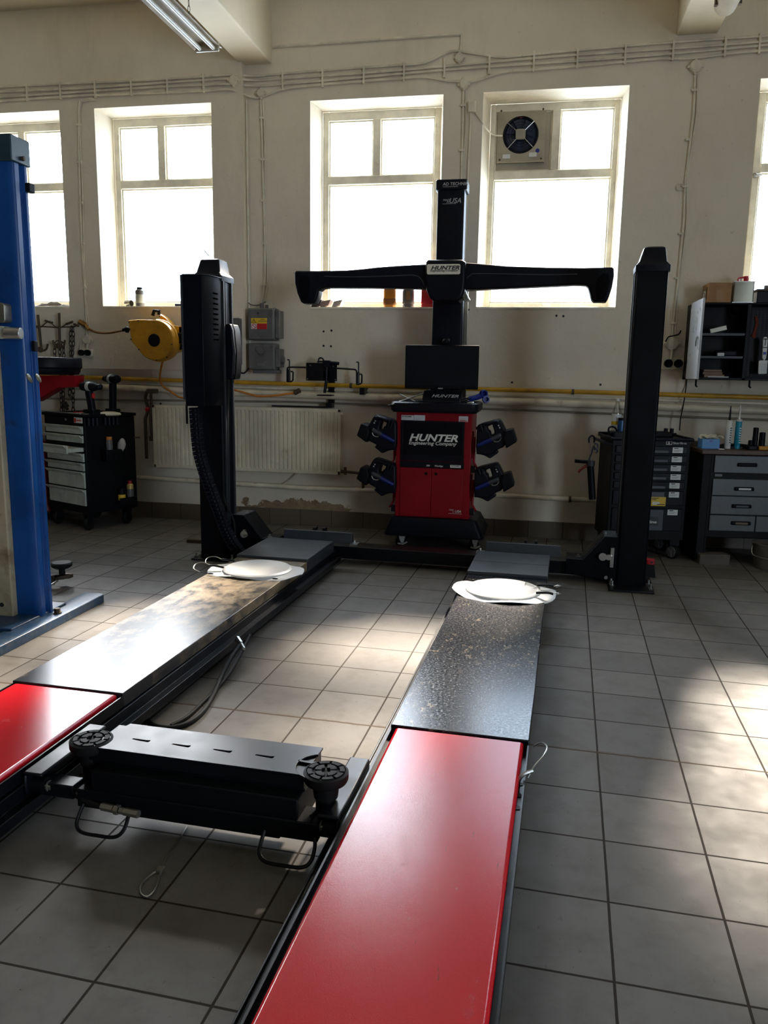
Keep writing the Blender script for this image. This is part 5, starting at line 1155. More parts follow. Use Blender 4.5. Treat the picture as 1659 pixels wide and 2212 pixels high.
def can(nm, label, cat, c, r, h, mb_mat, capmat, F=ID, band=None, cone=True, caph=.03):
    o = single(nm, MB().lathe(c, [(r*.94,0),(r,.004),(r,h*.84),(r*.97,h*.86),(r*.7,h*.93) if cone else (r,h*.93),(0,h*.93)], 20), mb_mat, label, cat, F)
    part_of_single('cap', MB().lathe((c[0],c[1],c[2]+h*.93-.001), [(r*.62 if cone else r*.9,0),(r*.6 if cone else r*.9,caph),(0,caph)], 16), capmat, o)
    if band: part_of_single('label_band', MB().lathe((c[0],c[1],c[2]+h*.2), [(r*1.0,0),(r*1.012,.002),(r*1.012,h*.45),(r*1.0,h*.455)], 20), band, o)
    return o
zc = W(235,972,7.0).z
can('spray_can','spray can with an orange lid in the trolley side holder','can',(.055,.235,zc-.08),.031,.19,K['greybox'],K['orange'],TF,cone=False)
o = single('rag', MB().lathe((.055,.355,zc-.05), [(.03,0),(.034,.05),(.04,.10),(.025,.14),(.01,.155),(0,.156)], 9, (.1,.15,1)), mat('pale_rag', (.45,.42,.40), .9, scale=20), 'pale crumpled rag in the trolley side holder', 'rag', TF)
can('spray_can','gold spray can with a red lid low on the trolley side','can',(.052,.455,LZ+.001),.033,.19,K['gold'],K['red'],TF,band=K['greybox'])
can('tin','short tin with a yellow label and black lid low on the trolley side','tin',(.052,.355,LZ+.001),.036,.12,K['blackmatt'],K['blackmatt'],TF,band=K['yellow'],cone=False)
zt = TZ-.012
single('steel_ruler', MB().box(-.78,-.16,.015,.05,zt+.022,zt+.030), K['steel'], 'long bright steel strip lying along the front edge of the tool trolley top', 'strip', TF)
single('black_mat', MB().box(-.65,-.22,.05,.28,zt+.001,zt+.012), K['rubber'], 'black rubber mat on the tool trolley top', 'mat', TF, bev=.004)
o = single('pliers', MB().tube([(-.30,.10,zt+.022),(-.22,.13,zt+.022),(-.16,.16,zt+.022)], .012, 7), K['red'], 'red handled pliers on the tool trolley top', 'pliers', TF)
part_of_single('second_handle', MB().tube([(-.28,.16,zt+.022),(-.22,.14,zt+.024),(-.16,.135,zt+.022)], .012, 7), K['red'], o); part_of_single('jaw', MB().box(-.17,-.11,.13,.165,zt+.010,zt+.032), K['tin'], o)
o = single('white_cloth', MB().lathe((-.02,.30,zt), [(.055,0),(.07,.012),(.06,.03),(.03,.04),(0,.042)], 11, sx=1.7), K['latex'], 'white folded cloth near the trolley edge', 'cloth', TF, bev=.004)
def drill(label, x, y, rz, h):
    F = TF @ Matrix.Translation((x,y,zt)) @ Matrix.Rotation(rz,4,'Z') @ Matrix.Diagonal((1.25,1.25,1.12,1))
    t = thing('cordless_drill', label, 'drill', (0,0,0), F)
    obj('battery', MB().rbox(-.05,.06,-.04,.04,.001,.055,.012), K['blackmatt'], t, .004)
    obj('grip', MB().loft([[(px+dx, py, zz) for px, py in rrect(-.025,.03,-.022,.022,.012,3)] for zz, dx in ((.05,.005),(.10,.0),(h-.06,-.015),(h-.03,-.015))]), K['plastic'], t, .003)
    obj('body', MB().lathe((-.085,0,h), [(.0,0),(.034,.004),(.04,.03),(.04,.12),(.033,.14),(.026,.15),(.026,.19),(.012,.2),(0,.2)], 18, (1,0,0)), K['plastic'], t)
    obj('trigger', MB().box(.018,.036,-.01,.01,h-.10,h-.055), K['red'], t, .003)
    obj('side_band', MB().lathe((-.02,0,h), [(.0405,0),(.042,.004),(.042,.03),(.0405,.034)], 18, (1,0,0)), K['drawer'], t)
drill('black cordless drill on the tool trolley, front lower one', -.10, .16, .2, .25)
drill('black cordless drill on the tool trolley, rear taller one', -.12, .42, PI-.1, .315)
single('small_parts', MB().box(-.20,-.12,.05,.11,zt+.001,zt+.03).box(-.1,-.05,.06,.10,zt+.001,zt+.025).cyl((-.36,.4,zt+.001),(-.36,.4,zt+.04),.02), K['tin'], 'small metal parts scattered on the trolley front edge', 'parts', TF, bev=.003)['kind'] = 'stuff'

# things on the left window sills
def onsill(px, Yoff, left): 
    Y = (DL if left else D)+Yoff; return W(px, 660, Y).x, Y, WZ0+.0035
x_, y_, z_ = onsill(303,.09,True)
o = can('bottle','dark grey bottle standing on the second window sill from the left','bottle',(x_,y_,z_),.046,.185,K['greybox'],K['blackmatt'],band=K['drawer'],caph=.022)
x_, y_, z_ = onsill(280,.10,True)
single('metal_cup', MB().lathe((x_-.035,y_,z_+.034), [(.033,0),(.034,.07),(.031,.07),(.030,.006),(0,.006)], 18, (1,-.3,0)), K['tin'], 'small metal cup lying next to the dark grey bottle on the sill', 'cup')
x_, y_, z_ = onsill(385,.08,True)
single('torch', MB().cyl((x_-.03,y_,z_+.016),(x_+.16,y_+.02,z_+.016),.016,n=12), K['plastic'], 'black torch on the sill partly hidden by the left lift post', 'torch')
mb = MB()
for k, (px, w, h) in enumerate(((72,.06,.015),(95,.09,.03),(112,.10,.042),(140,.06,.022))):
    x_, y_, z_ = onsill(px,.10,True); n = 9
    mb.loft([[(x_+w*f*(1+.3*math.sin(i*2.3+k))*math.cos(2*PI*i/n), y_+.05*f*math.sin(2*PI*i/n), z_+h*g*(1+.3*math.sin(i*1.7+k))) for i in range(n)] for f, g in ((1,.0),(.9,.5),(.5,.95),(.1,.9))])
single('dirty_rags', mb, K['rag'], 'heap of dirty rags on the far left window sill', 'rags')
single('wall_wire', MB().tube(spline([(-2.52,D-.06,.42),(-2.40,D-.07,.50),(-2.28,D-.09,.60)], 4), .006, 6), K['conduit'], 'thin white wire sticking out below the radiator beside the left post', 'wire')
single('wood_scrap', MB().obox((-2.30,7.05,.012), (.10,.04,0), (-.03,.11,0), (0,0,.011)), K['rust'], 'flat rusty scrap plate on the floor behind the left gusset', 'scrap')
q = Z(425,1168,.02); single('steel_bar', MB().box(q.x-.09,q.x+.12,q.y-.02,q.y+.03,0,.03), K['rust'], 'short rusty bar on the floor behind the left lift post', 'bar')
# ================================================================ RIGHT SIDE
P6 = lambda x, y, Y: W(1200+x/3.614, 840+y/3.614, Y)
A6 = math.radians(9)
org = P6(400, 1140, 6.98)
SF = Matrix.Translation((org.x, 6.98, 0)) @ Matrix.Rotation(A6, 4, 'Z')     # x along the front, y to the back
def SL(px, py, off=0.0):       # survey on the cabinet front
    n = Vector((-math.sin(A6), math.cos(A6), 0)); o = Vector((org.x, 6.98, 0))+n*off; d = ray(px, py)
    return SF.inverted() @ (CAM+d*((o-CAM).dot(n)/d.dot(n)))
def S6(x, y, off=0.0): return SL(1200+x/3.614, 840+y/3.614, off)
def chest():
    w = S6(1030, 800).x; zt, zb = S6(950, 402).z, S6(850, 1185).z; d = .46
    t = thing('tool_chest', 'black seven-drawer tool chest on castors behind the right lift post', 'tool chest', (w/2, .23, 0), SF)
    obj('body', MB().box(0, w, .012, d, zb, zt-.006), K['blackmatt'], t, .006)
    obj('top', MB().box(-.02, w+.02, -.015, d+.01, zt-.008, zt+.004).box(-.02, w+.02, -.015, .01, zt, zt+.016).box(-.02, w+.02, d-.015, d+.01, zt, zt+.03).box(-.02,.0,.01,d-.01,zt,zt+.02).box(w,w+.02,.01,d-.01,zt,zt+.02), K['plastic'], t, .006)
    obj('handle', MB().tube([(.0,.02,zt-.05),(-.06,.02,zt-.03),(-.06,.42,zt-.03),(.0,.42,zt-.05)], .014), K['plastic'], t)
    rows = [(448,510),(520,582),(590,650),(658,718),(726,788),(796,915),(935,1115)]
    x0, x1 = .03, w-.03
    for i, (a, b) in enumerate(rows):
        za, zb2 = S6(880, a).z, S6(880, b).z
        dr = obj('drawer', MB().box(x0, x1, -.004, .02, zb2+.006, za-.002), K['post'], t, .004)
        xa, xb = S6(500 if i < 5 else 470, a).x, S6(885-i*7, a).x
        f = MB()
        if i < 5: f.prism([(-.0045,zb2+.010),(-.009,zb2+.010),(-.0045,zb2+.030)], .13, xb, 'x')
        else: f.box(.12, xb, -.006, -.003, zb2+.010, za-.012)
        obj('grip_rail', f, K['grey'], dr)
        q = S6(912-i*6.5, 458); lw = .075
        lx = S6((915, 908, 900, 898, 890, 886, 875)[i], a).x
        lb = obj('drawer_label', MB().box(lx, lx+.086, -.0065, -.0035, za-.056, za-.008), K['paper'], dr)
        obj('label_print', MB().box(lx+.012,lx+.048,-.0072,-.006,za-.020,za-.0125).box(lx+.012,lx+.070,-.007,-.006,za-.034,za-.032).box(lx+.012,lx+.055,-.007,-.006,za-.043,za-.041), K['ink'], lb)
        if i == 5:
            s0, s1 = S6(740, 842), S6(855, 915); yl = obj('yellow_sticker', MB().box(s0.x,s1.x,-.008,-.005,s1.z,s0.z), K['yellow'], dr)
            obj('sticker_print', MB().box(s0.x+.012,s0.x+.07,-.009,-.0075,s0.z-.014,s0.z-.008).box(s0.x+.012,s0.x+.05,-.009,-.0075,s0.z-.025,s0.z-.02).box(s0.x+.06,s1.x-.008,-.009,-.0075,s1.z+.012,s1.z+.018), K['ink'], yl)
            obj('sticker_picture', MB().box(s0.x+.02,s0.x+.08,-.0088,-.0075,s1.z+.012,s1.z+.036), K['paper'], yl)
        if i == 6:
            s0, s1 = S6(640, 995), S6(797, 1065); bg = obj('logo_plate', MB().box(s0.x-.10,s1.x,-.009,-.005,s1.z,s0.z), K['ink'], dr)
            M = Matrix(((1,0,0,0),(0,0,-1,-.0095),(0,1,0,0),(0,0,0,1)))
            obj('lettering', text_mesh('Starline', .026, M @ Matrix.Translation((s1.x-.012,s1.z+.018,0)), align='RIGHT', bold=.01, wide=1.25), K['letters'], bg)
    M = Matrix(((1,0,0,0),(0,0,-1,.0085),(0,1,0,0),(0,0,0,1))); q = S6(918, 432)
    obj('lettering', text_mesh('Starline', .019, M @ Matrix.Translation((q.x, q.z, 0)), wide=1.4), K['letters'], t)
    q0, q1 = S6(868, 407), S6(912, 438)
    em = obj('emblem', outline([rrect(q0.x,q1.x,q1.z,q0.z,.004), rrect(q0.x+.004,q1.x-.004,q1.z+.004,q0.z-.004,.003)[::-1]], .001, 0, Matrix(((1,0,0,0),(0,0,-1,.0085),(0,1,0,0),(0,0,0,1)))), K['letters'], t)
    obj('lettering', text_mesh('S', .019, M @ Matrix.Translation(((q0.x+q1.x)/2-.012, (q0.z+q1.z)/2-.0095, 0)), bold=.03, wide=1.5), K['letters'], em)
    for x, y in ((.07,.06),(w-.07,.05),(.07,.40),(w-.07,.40)):
        c = obj('castor', MB().lathe((x,y,.063), [(0,-.018),(.056,-.018),(.063,-.011),(.063,.011),(.056,.018),(0,.018)], 24, (.85,.5,0) if x > .3 else (1,0,0)), K['rubber'], t)
        ax = Vector((.85,.5,0)).normalized() if x > .3 else Vector((1,0,0))
        p = Vector((x,y,.063)); rm = MB().lathe(p-ax*.023, [(.048,0),(.050,.006),(.044,.008),(.042,.003),(0.0,.003)], 24, ax).cyl(p-ax*.03, p+ax*.03, .011, n=10)
        for k in range(5): a = k*2*PI/5; u = ax.cross(Vector((0,0,1))); rm.tube([p-ax*.022+(u*math.cos(a)+Vector((0,0,1))*math.sin(a))*.010, p-ax*.022+(u*math.cos(a)+Vector((0,0,1))*math.sin(a))*.044], .004, 5)
        obj('wheel_rim', rm, K['greybox'], c); obj('castor_fork', MB().box(x-.04,x+.04,y-.04,y+.04,.125,zb+.01), K['blackmatt'], c)
    return zt, w, d
ZT, CW, CDp = chest()
zt = ZT+.005
def bottle(label, p, r, h, liquid=None, lmat=None):
    o = single('drink_bottle', MB().lathe(p, [(r*.9,0),(r,.008),(r,h*.60),(r*.94,h*.66),(r*.42,h*.88),(r*.38,h*.93),(0,h*.93)], 24), K['bottle'], label, 'bottle', SF)
    part_of_single('cap', MB().lathe((p[0],p[1],p[2]+h*.925), [(r*.42,0),(r*.42,h*.06),(0,h*.06)], 16), K['white'], o)
    part_of_single('label_band', MB().lathe((p[0],p[1],p[2]+h*.34), [(r*1.0,0),(r*1.012,.002),(r*1.012,h*.25),(r*1.0,h*.252)], 24), K['paper'], o)
    part_of_single('yellow_band', MB().lathe((p[0],p[1],p[2]+h*.32), [(r*1.0,0),(r*1.016,.001),(r*1.016,h*.09),(r*1.0,h*.092)], 24), K['yellow'], o)
    return o
q = SL(1330, 930, .20)
bottle('clear drinks bottle with white cap and yellow-white label on the tool chest', (q.x, .20, zt), .042, .335)
q = SL(1341, 930, .13); can('spray_can', 'blue spray can beside the clear drinks bottle', 'can', (q.x,.13,zt), .030, .16, mat('dark_blue_can', (.02,.09,.24), .35, .3), K['blackmatt'], SF, cone=False, caph=.022)
q = SL(1349, 930, .17); can('spray_can', 'dark can with orange label half behind the right lift post', 'can', (q.x+.014,.17,zt), .030, .20, K['blackmatt'], K['blackmatt'], SF, band=mat('orange_red_label', (.50,.08,.02), .5), cone=False)
q0 = SL(1318, 940, .10)
o = single('tool_case', MB().rbox(q0.x,q0.x+.24,.05,.20,zt,zt+.055,.03), K['plastic'], 'rounded black case with a strap on the left end of the tool chest', 'case', SF, bev=.008)
part_of_single('strap', MB().tube(spline([(q0.x+.01,.09,zt+.02),(q0.x-.02,.08,zt+.05),(q0.x-.015,.08,zt+.09),(q0.x+.03,.09,zt+.09),(q0.x+.06,.10,zt+.055)], 5), .008, 7), K['plastic'], o)
for nm, px in (('left','1438'),('right','1451')):
    q = SL(int(px), 932, .30); single('black_socket', MB().cyl((q.x,.30,zt),(q.x,.30,zt+.075),.017,n=14).cyl((q.x,.30,zt+.02),(q.x,.30,zt+.03),.02,n=14), K['plastic'], 'small black impact socket at the back of the tool chest, %s of the pair' % nm, 'socket tool', SF)
single('foam_tray', MB().box(S6(960,350).x-.12,S6(990,350).x,.24,.42,zt,zt+.045), K['blackmatt'], 'low black tray at the back of the tool chest right of the post', 'tray', SF, bev=.01)
# caulking gun and hook at the left end
sx = -.085
def cg(x, y): return S6(x, y, .06)
t = thing('caulking_gun', 'black caulking gun with red-brown trigger hanging at the left end of the tool chest', 'caulking gun', cg(285,860), SF)
a, b = cg(272,600), cg(288,862)
obj('barrel', MB().cyl(b, a, .030, n=16), K['plastic'], t); obj('frame', MB().cyl(a, cg(275,560), .036, n=16), K['grey'], t)
obj('push_rod', MB().tube([cg(278,560), cg(270,420), cg(276,380)], .006), K['steel'], t)
obj('grip', MB().tube(spline([cg(275,572), cg(210,568), cg(150,562)], 4), .016, 8), K['plastic'], t)
obj('trigger', MB().tube(spline([cg(270,588), cg(215,615), cg(175,650)], 4), .013, 8), mat('red_brown_trigger', (.25,.03,.015), .5), t)
obj('hang_loop', MB().tube(spline([cg(262,420),cg(262,385),cg(285,365),cg(305,385),cg(300,420)], 5), .008, 7), K['plastic'], t)
o = single('scissors', MB().tube(spline([cg(300,430),cg(325,430),cg(330,460),cg(310,475),cg(300,450)], 4), .007, 6).tube(spline([cg(303,455),cg(325,480),cg(325,495),cg(312,498)], 4), .007, 6).tube([cg(300,440),cg(262,560)], .008, 6), K['grey'], 'scissors hanging beside the caulking gun', 'scissors', SF)

# workbench
AB = math.radians(6); ob = W(1512, 1165, 7.02)
BF = Matrix.Translation((ob.x-.02, 7.0, 0)) @ Matrix.Rotation(AB, 4, 'Z')
def BL(px, py, off=0.0):
    n = Vector((-math.sin(AB), math.cos(AB), 0)); o = Vector((ob.x, 7.0, 0))+n*off; d = ray(px, py)
    return BF.inverted() @ (CAM+d*((o-CAM).dot(n)/d.dot(n)))
def B6(x, y, off=0.0): return BL(1200+x/3.614, 840+y/3.614, off)
def bench():
    L = 1.5; zt = B6(1400, 478).z; zu = B6(1400, 515).z
    t = thing('workbench', 'workbench with dark brown worn top and grey drawers at the right edge', 'workbench', (L/2, .3, 0), BF)
    xa = B6(1140, 490).x
    obj('worktop', MB().box(xa, L, -.02, .52, zu, zt), K['wood'], t, .006)
    x0 = B6(1195, 1000).x; zb = B6(1300, 1165).z
    obj('carcass', MB().box(xa+.05, x0+1.2, .012, .50, zb, zu).box(xa+.02, xa+.09, .0, .51, .03, zu), K['blackmatt'], t, .006)
    xs = B6(1560, 1050).x
    rows = [(522,660,1235),(705,838,1208),(840,985,1196)]
    def hnd(dr, x, z, w, m, ym):
        obj('handle', MB().prism([(-.0,z+.016),(-.022,z+.012),(-.028,z-.002),(-.022,z-.016),(0,z-.018)], x-w/2, x+w/2, 'x'), K['plastic'], dr, .004)
        if m: obj('handle_card', MB().box(x-w*.32, x+w*.32, -.030, -.027, z-.008, z+.008), m, dr)
    hs = [(1495,592,None),(1470,780,K['paper']),(1450,915,K['grey']),(1445,1047,K['oak'])]
    for i, (a, b, xl_) in enumerate(rows):
        za, zb2 = B6(1400, a).z, B6(1400, b).z; xx = B6(xl_, a).x
        dr = obj('drawer', MB().box(x0+.01, x0+.62, -.004, .02, zb2+.003, za), K['benchgrey'], t, .004); q = B6(hs[i][0], hs[i][1]); hnd(dr, q.x, q.z, .155, hs[i][2], 0)
    za, zb2 = B6(1400, 990).z, B6(1400, 1112).z
    dr = obj('drawer', MB().box(x0+.01, xs-.003, -.004, .02, zb2, za), K['benchgrey'], t, .004); q = B6(1445,1047); hnd(dr, q.x, q.z, .155, K['oak'], 0)
    obj('drawer', MB().box(xs+.003, xs+.5, -.004, .02, zb2, za), K['benchgrey'], t, .004)
    q = B6(1272, 675); obj('name_plate', MB().box(q.x-.03,q.x+.03,-.002,.013,q.z-.010,q.z+.010), K['benchgrey'], t)
    for x in (xa+.04, 1.2): obj('leg', MB().box(x, x+.07, .02, .09, .0, zb+.02).box(x, x+.07, .42, .49, .0, zb+.02), K['blackmatt'], t, .004)
    return zt
BZ = bench()
q = Z(1530,1215,0); single('wood_block', MB().obox((W(1540,1200,7.0).x,7.02,.045), (.125,.02,0), (-.01,.06,0), (0,0,.045)), K['stone'], 'grey-brown block on the floor under the workbench corner', 'block', bev=.006)
single('brown_case', MB().obox((W(1515,1165,7.05).x,7.16,.06), (.05,.0,0), (0,.08,0), (0,0,.06)), K['blackmatt'], 'dark block standing on the floor under the workbench beside the grey-brown block', 'block', bev=.01)
q = W(1648,1200,6.95)
o = single('bucket', MB().lathe((q.x+.06,6.98,0), [(.11,0),(.115,.005),(.14,.20),(.146,.205),(.146,.215),(.132,.215),(.105,.02),(0,.02)], 24), K['stone'], 'dull grey bucket on the floor under the workbench at the right edge', 'bucket')
part_of_single('bucket_handle', MB().tube(spline([(q.x-.08,6.98,.20),(q.x-.09,6.90,.12),(q.x+.06,6.84,.10),(q.x+.2,6.90,.12)], 5), .005, 6), K['steel'], o)
# things on the workbench
zb = BZ+.001
q0, q1 = B6(1143,470,.03), B6(1280,470,.03); hb = B6(1200,392,.03).z-zb
o = single('glove_box', MB().box(q0.x,q1.x,.03,.16,zb,zb+hb), K['cyan'], 'light blue glove box with cream gloves bulging out of its top', 'box', BF, bev=.003)
part_of_single('box_print', MB().box((q0.x+q1.x)/2-.012,(q0.x+q1.x)/2+.010,.0285,.031,zb+hb-.025,zb+hb-.008), K['bluep'], o)
g = MB(); cx = (q0.x+q1.x)/2
for k in range(9):
    a = k*.7; x = cx+(k-4)*.017; g.tube(spline([(x,.09,zb+hb-.004),(x+.012*math.sin(a*2.3),.08+.02*math.cos(a),zb+hb+.022+.008*math.sin(a*3)),(x+.03*math.cos(a),.07+.03*math.sin(a*1.7),zb+hb+.018),(x+.045*math.cos(a),.065+.03*math.sin(a*1.7),zb+hb+.006)], 4), .011, 7)
part_of_single('gloves', g, K['latex'], o)
def cart(label, px, base, top, tip, m, capm, band):
    q = B6(px, base, .12); h = B6(px, top, .12).z-zb; ht = B6(px, tip, .12).z-zb; x = q.x
    o = single('sealant_cartridge', MB().lathe((x,.12,zb), [(.0235,0),(.025,.002),(.025,h-.008),(.022,h),(0,h)], 20), m, label, 'cartridge', BF)
    part_of_single('nozzle', MB().lathe((x,.12,zb+h-.001), [(.012,0),(.0085,.02),(.004,ht-h),(0,ht-h)], 12), capm, o)
    part_of_single('collar', MB().lathe((x,.12,zb+h-.014), [(.0255,0),(.026,.012),(.018,.018),(0,.018)], 20), K['white'], o)
    part_of_single('label_band', MB().lathe((x,.12,zb+.03), [(.025,0),(.0256,.001),(.0256,h*.62),(.025,h*.621)], 20), band, o)
    ln = MB()
    for k in range(7): ln.box(x+.002,x+.016,.0936,.0945,zb+.05+k*.02,zb+.058+k*.02)
    part_of_single('label_print', ln, K['ink'] if m is K['white'] else K['letters'], o)
cart('white sealant cartridge with a dark nozzle on the workbench', 1342, 445, 248, 132, K['white'], K['plastic'], K['paper'])
cart('teal sealant cartridge with a pale nozzle on the workbench', 1417, 436, 240, 126, K['teal'], K['white'], K['teal'])
for px, tp, r, lb in ((1556,302,.023,'tall'),(1610,340,.026,'shorter')):
    q = B6(px, 425, .20); h = B6(px, tp, .20).z-zb
    single('impact_socket', MB().lathe((q.x,.20,zb), [(r*.85,0),(r,.004),(r,h*.55),(r*.9,h*.58),(r*.95,h*.62),(r*.95,h-.003),(r*.8,h),(r*.55,h),(r*.5,h*.8),(0,h*.8)], 20), K['plastic'], '%s black cylinder at the back of the workbench right end' % lb, 'socket tool', BF)
q = B6(1625,478,.05); o = single('orange_tool', MB().obox((q.x,.06,zb+.016), (.045,.008,0), (-.004,.016,0), (0,0,.015)), mat('orange_tool_plastic', (.62,.27,.02), .45), 'small orange and black tool near the front edge of the workbench', 'tool', BF, bev=.004)
part_of_single('black_tip', MB().obox((q.x-.06,.058,zb+.016), (.018,.002,0), (0,.010,0), (0,0,.010)), K['blackmatt'], o)
q = B6(1450,450,.09); single('dark_rag', MB().loft([[(q.x-.02+.16*f*math.cos(a*2*PI/12)*(1+.2*math.sin(a*1.9)), .17+.07*f*math.sin(a*2*PI/12), zb+h*(1+.3*math.sin(a*2.7))) for a in range(12)] for f, h in ((1,0),(.95,.018),(.6,.030),(.2,.034))]), K['plastic'], 'dark strap and rag heap behind the cartridges on the workbench', 'rag', BF)
q = B6(1540,470,.06); single('black_tool', MB().rbox(q.x-.05,q.x+.04,.035,.09,zb,zb+.035,.02).cyl((q.x-.0,.12,zb+.03),(q.x+.0,.12,zb+.075),.02,n=12), K['plastic'], 'rounded black tool between the cartridges and the orange tool', 'tool', BF, bev=.006)
q = B6(1290,460,.02); single('paper_slip', MB().box(q.x-.02,q.x+.025,.0,.05,zb,zb+.006), K['paper'], 'small white paper slip in front of the light blue glove box', 'paper', BF)
q = B6(1100,385,.3); single('glue_tin', MB().cyl((q.x+.01,.30,zb),(q.x+.01,.30,zb+.045),.05,n=20), K['stone'], 'low round tin behind the light blue glove box', 'tin', BF)

# wall cabinet
P5 = lambda x, y, Y: W(1440+x/6.913, 560+y/6.913, Y)
def cabinet():
    Yf = 7.42; x0 = P5(405,670,7.72).x+.03; x0 = W(1500,700,Yf).x-.015; x1 = 2.45; z1 = P5(800,650,Yf).z; z0 = P5(800,1805,Yf).z
    xp = P5(1190,1000,Yf).x
    t = thing('wall_cabinet', 'open black wall cabinet with shelves and a pegboard compartment', 'cabinet', ((x0+x1)/2, 7.6, z0))
    b = MB().box(x0,x0+.012,Yf,D-.004,z0,z1).box(x1-.012,x1,Yf,D-.004,z0,z1).box(x0,x1,Yf,D-.004,z1-.014,z1).box(x0,x1,Yf,D-.004,z0,z0+.022).box(xp,xp+.03,Yf,D-.01,z0,z1)
    obj('carcass', b, K['post'], t, .003)
    bp = obj('back_panel', MB().box(x0+.01,x1-.01,D-.02,D-.008,z0+.01,z1-.01), K['post'], t)
    h = MB(); r = random.Random(3)
    for i in range(16):
        for j in range(30): 
            if len(h.f) < 3000: x = xp+.05+i*.033; z = z0+.05+j*.019; h.box(x-.004,x+.004,D-.0215,D-.0198,z-.004,z+.004)
    obj('peg_holes', h, K['ink'], bp)['kind'] = 'stuff'
    for yy, zz in ((1105,1140),(1447,1480)):
        a, c = P5(800,yy,Yf+.02), P5(800,zz,Yf+.02); obj('shelf', MB().box(x0+.012,xp,Yf+.02,D-.02,c.z,c.z+.008).box(x0+.012,xp,Yf+.012,Yf+.022,c.z,a.z), K['grey'], t)
    # door standing open towards the room
    xd = x0-.004; Y1 = Yf-.50
    dm = MB().box(xd-.018,xd,Y1,Yf,z0+.005,z1-.003)
    d = obj('door', dm, mat('cabinet_door_enamel', (.50,.51,.53), .3, var=.1), t, .004)
    q = W(1514,740,Y1+.10)
    obj('door_lock', MB().cyl((xd-.018,Y1+.08,q.z+.04),(xd-.026,Y1+.08,q.z+.04),.012,n=12).box(xd-.034,xd-.024,Y1+.075,Y1+.085,q.z+.02,q.z+.045), K['steel'], d)
    obj('key_ring', MB().tube([(xd-.03,Y1+.08+.014*math.cos(a*PI/6),q.z+.012+.014*math.sin(a*PI/6)) for a in range(12)], .002, 5, True).box(xd-.032,xd-.028,Y1+.075,Y1+.10,q.z-.03,q.z+.005), K['ink'], d)
    for x in (P5(455,1830,Yf).x, P5(1260,1830,Yf).x): obj('underside_hook', MB().tube([(x,Yf+.05,z0+.01),(x,Yf+.05,z0-.05),(x+.006,Yf+.03,z0-.06)], .008, 6), K['plastic'], t)
    return x0, x1, z0, z1, xp, Yf
cx0, cx1, cz0, cz1, cxp, cY = cabinet()
zA, zB = P5(800,1105,cY+.02).z+.001, P5(800,1447,cY+.02).z+.001
q0, q1 = P5(640,1080,7.5), P5(810,1020,7.55)
single('foil_pack', MB().obox((q0.x+.075,7.55,zA+.035), (.07,.0,.018), (0,.04,0), (-.006,0,.022)), K['tin'], 'crumpled silver pack on the upper shelf of the wall cabinet', 'pack', bev=.006)
q = P5(800,1415,7.5); single('small_white_box', MB().box(q.x-.028,q.x+.028,7.47,7.51,zB,zB+.028), K['paper'], 'small white box on the middle shelf of the wall cabinet', 'box', bev=.003)
q = P5(1000,1415,7.55); single('tool_pouch', MB().rbox(q.x-.16,q.x+.10,7.52,7.62,zB,zB+.05,.03), K['plastic'], 'dark pouch behind the small white box in the wall cabinet', 'pouch', bev=.01)
zC = cz0+.023
q = P5(640,1740,7.5); single('paper_stack', MB().obox((q.x+.02,7.52,zC+.012), (.085,.01,0), (-.01,.07,0), (0,0,.012)).obox((q.x+.02,7.52,zC+.036), (.08,-.005,0), (.005,.065,0), (0,0,.010)).obox((q.x+.01,7.52,zC+.058), (.075,.006,0), (-.006,.06,0), (0,0,.008)), K['oak'], 'stack of brown boxes and papers at the bottom left of the wall cabinet', 'papers')
q = P5(790,1773,7.46); single('white_strip', MB().box(q.x-.10,q.x+.07,7.44,7.452,zC,zC+.008), K['paper'], 'thin white strip at the bottom of the wall cabinet', 'strip')
q = P5(890,1740,7.55); single('black_coil', MB().tube([(q.x+.05*math.cos(a*PI/8),7.58+.03*math.sin(a*PI/8),zC+.02+.012*math.sin(a)) for a in range(16)], .014, 7, True), K['plastic'], 'coil of black hose at the bottom of the wall cabinet', 'coil')
q = P5(1060,760,7.6); single('black_disc', MB().lathe((q.x,D-.022,q.z), [(.06,0),(.06,.015),(.04,.02),(.02,.012),(0,.012)], 20, (0,-1,0)), K['plastic'], 'black round disc hanging at the top back of the wall cabinet', 'disc')
# brush style bottle and orange pliers in the pegboard side
F5 = lambda x, y: P5(x, y, 7.60)
hd = [(1435,1190),(1445,1168),(1468,1158),(1492,1165),(1506,1190),(1500,1310),(1480,1480),(1466,1500),(1462,1512),(1500,1508),(1506,1520),(1490,1710),(1470,1715),(1372,1716),(1360,1706),(1368,1530),(1376,1512),(1440,1508),(1436,1496),(1420,1478)]
o = single('scraper_bottle', outline([[(p.x, p.z) for p in (F5(*q) for q in hd)]], .03, .004, XZ(7.60)), K['white'], 'white paddle-shaped pack with a long neck hanging in the pegboard compartment', 'pack')
part = lambda n, mb, mt: part_of_single(n, mb, mt, o)
a, b = F5(1437,1385), F5(1477,1425); part('blue_mark', MB().box(a.x,b.x,7.583,7.5855,b.z,a.z), K['bluep'])
a, b = F5(1425,1312), F5(1500,1326); part('grey_band', MB().box(a.x,b.x,7.583,7.5855,b.z,a.z), K['grey'])
ln = MB()
for k in range(4): a = F5(1385,1565+k*28); b = F5(1480,1570+k*28); ln.box(a.x,b.x,7.583,7.5855,b.z,a.z)
part('small_print', ln, K['silverink'])
a = F5(1472,1192); part('neck_symbol', MB().box(a.x-.003,a.x+.003,7.583,7.5855,F5(1472,1290).z,a.z).box(a.x-.015,a.x+.015,7.583,7.5855,a.z-.006,a.z+.004), K['ink'])
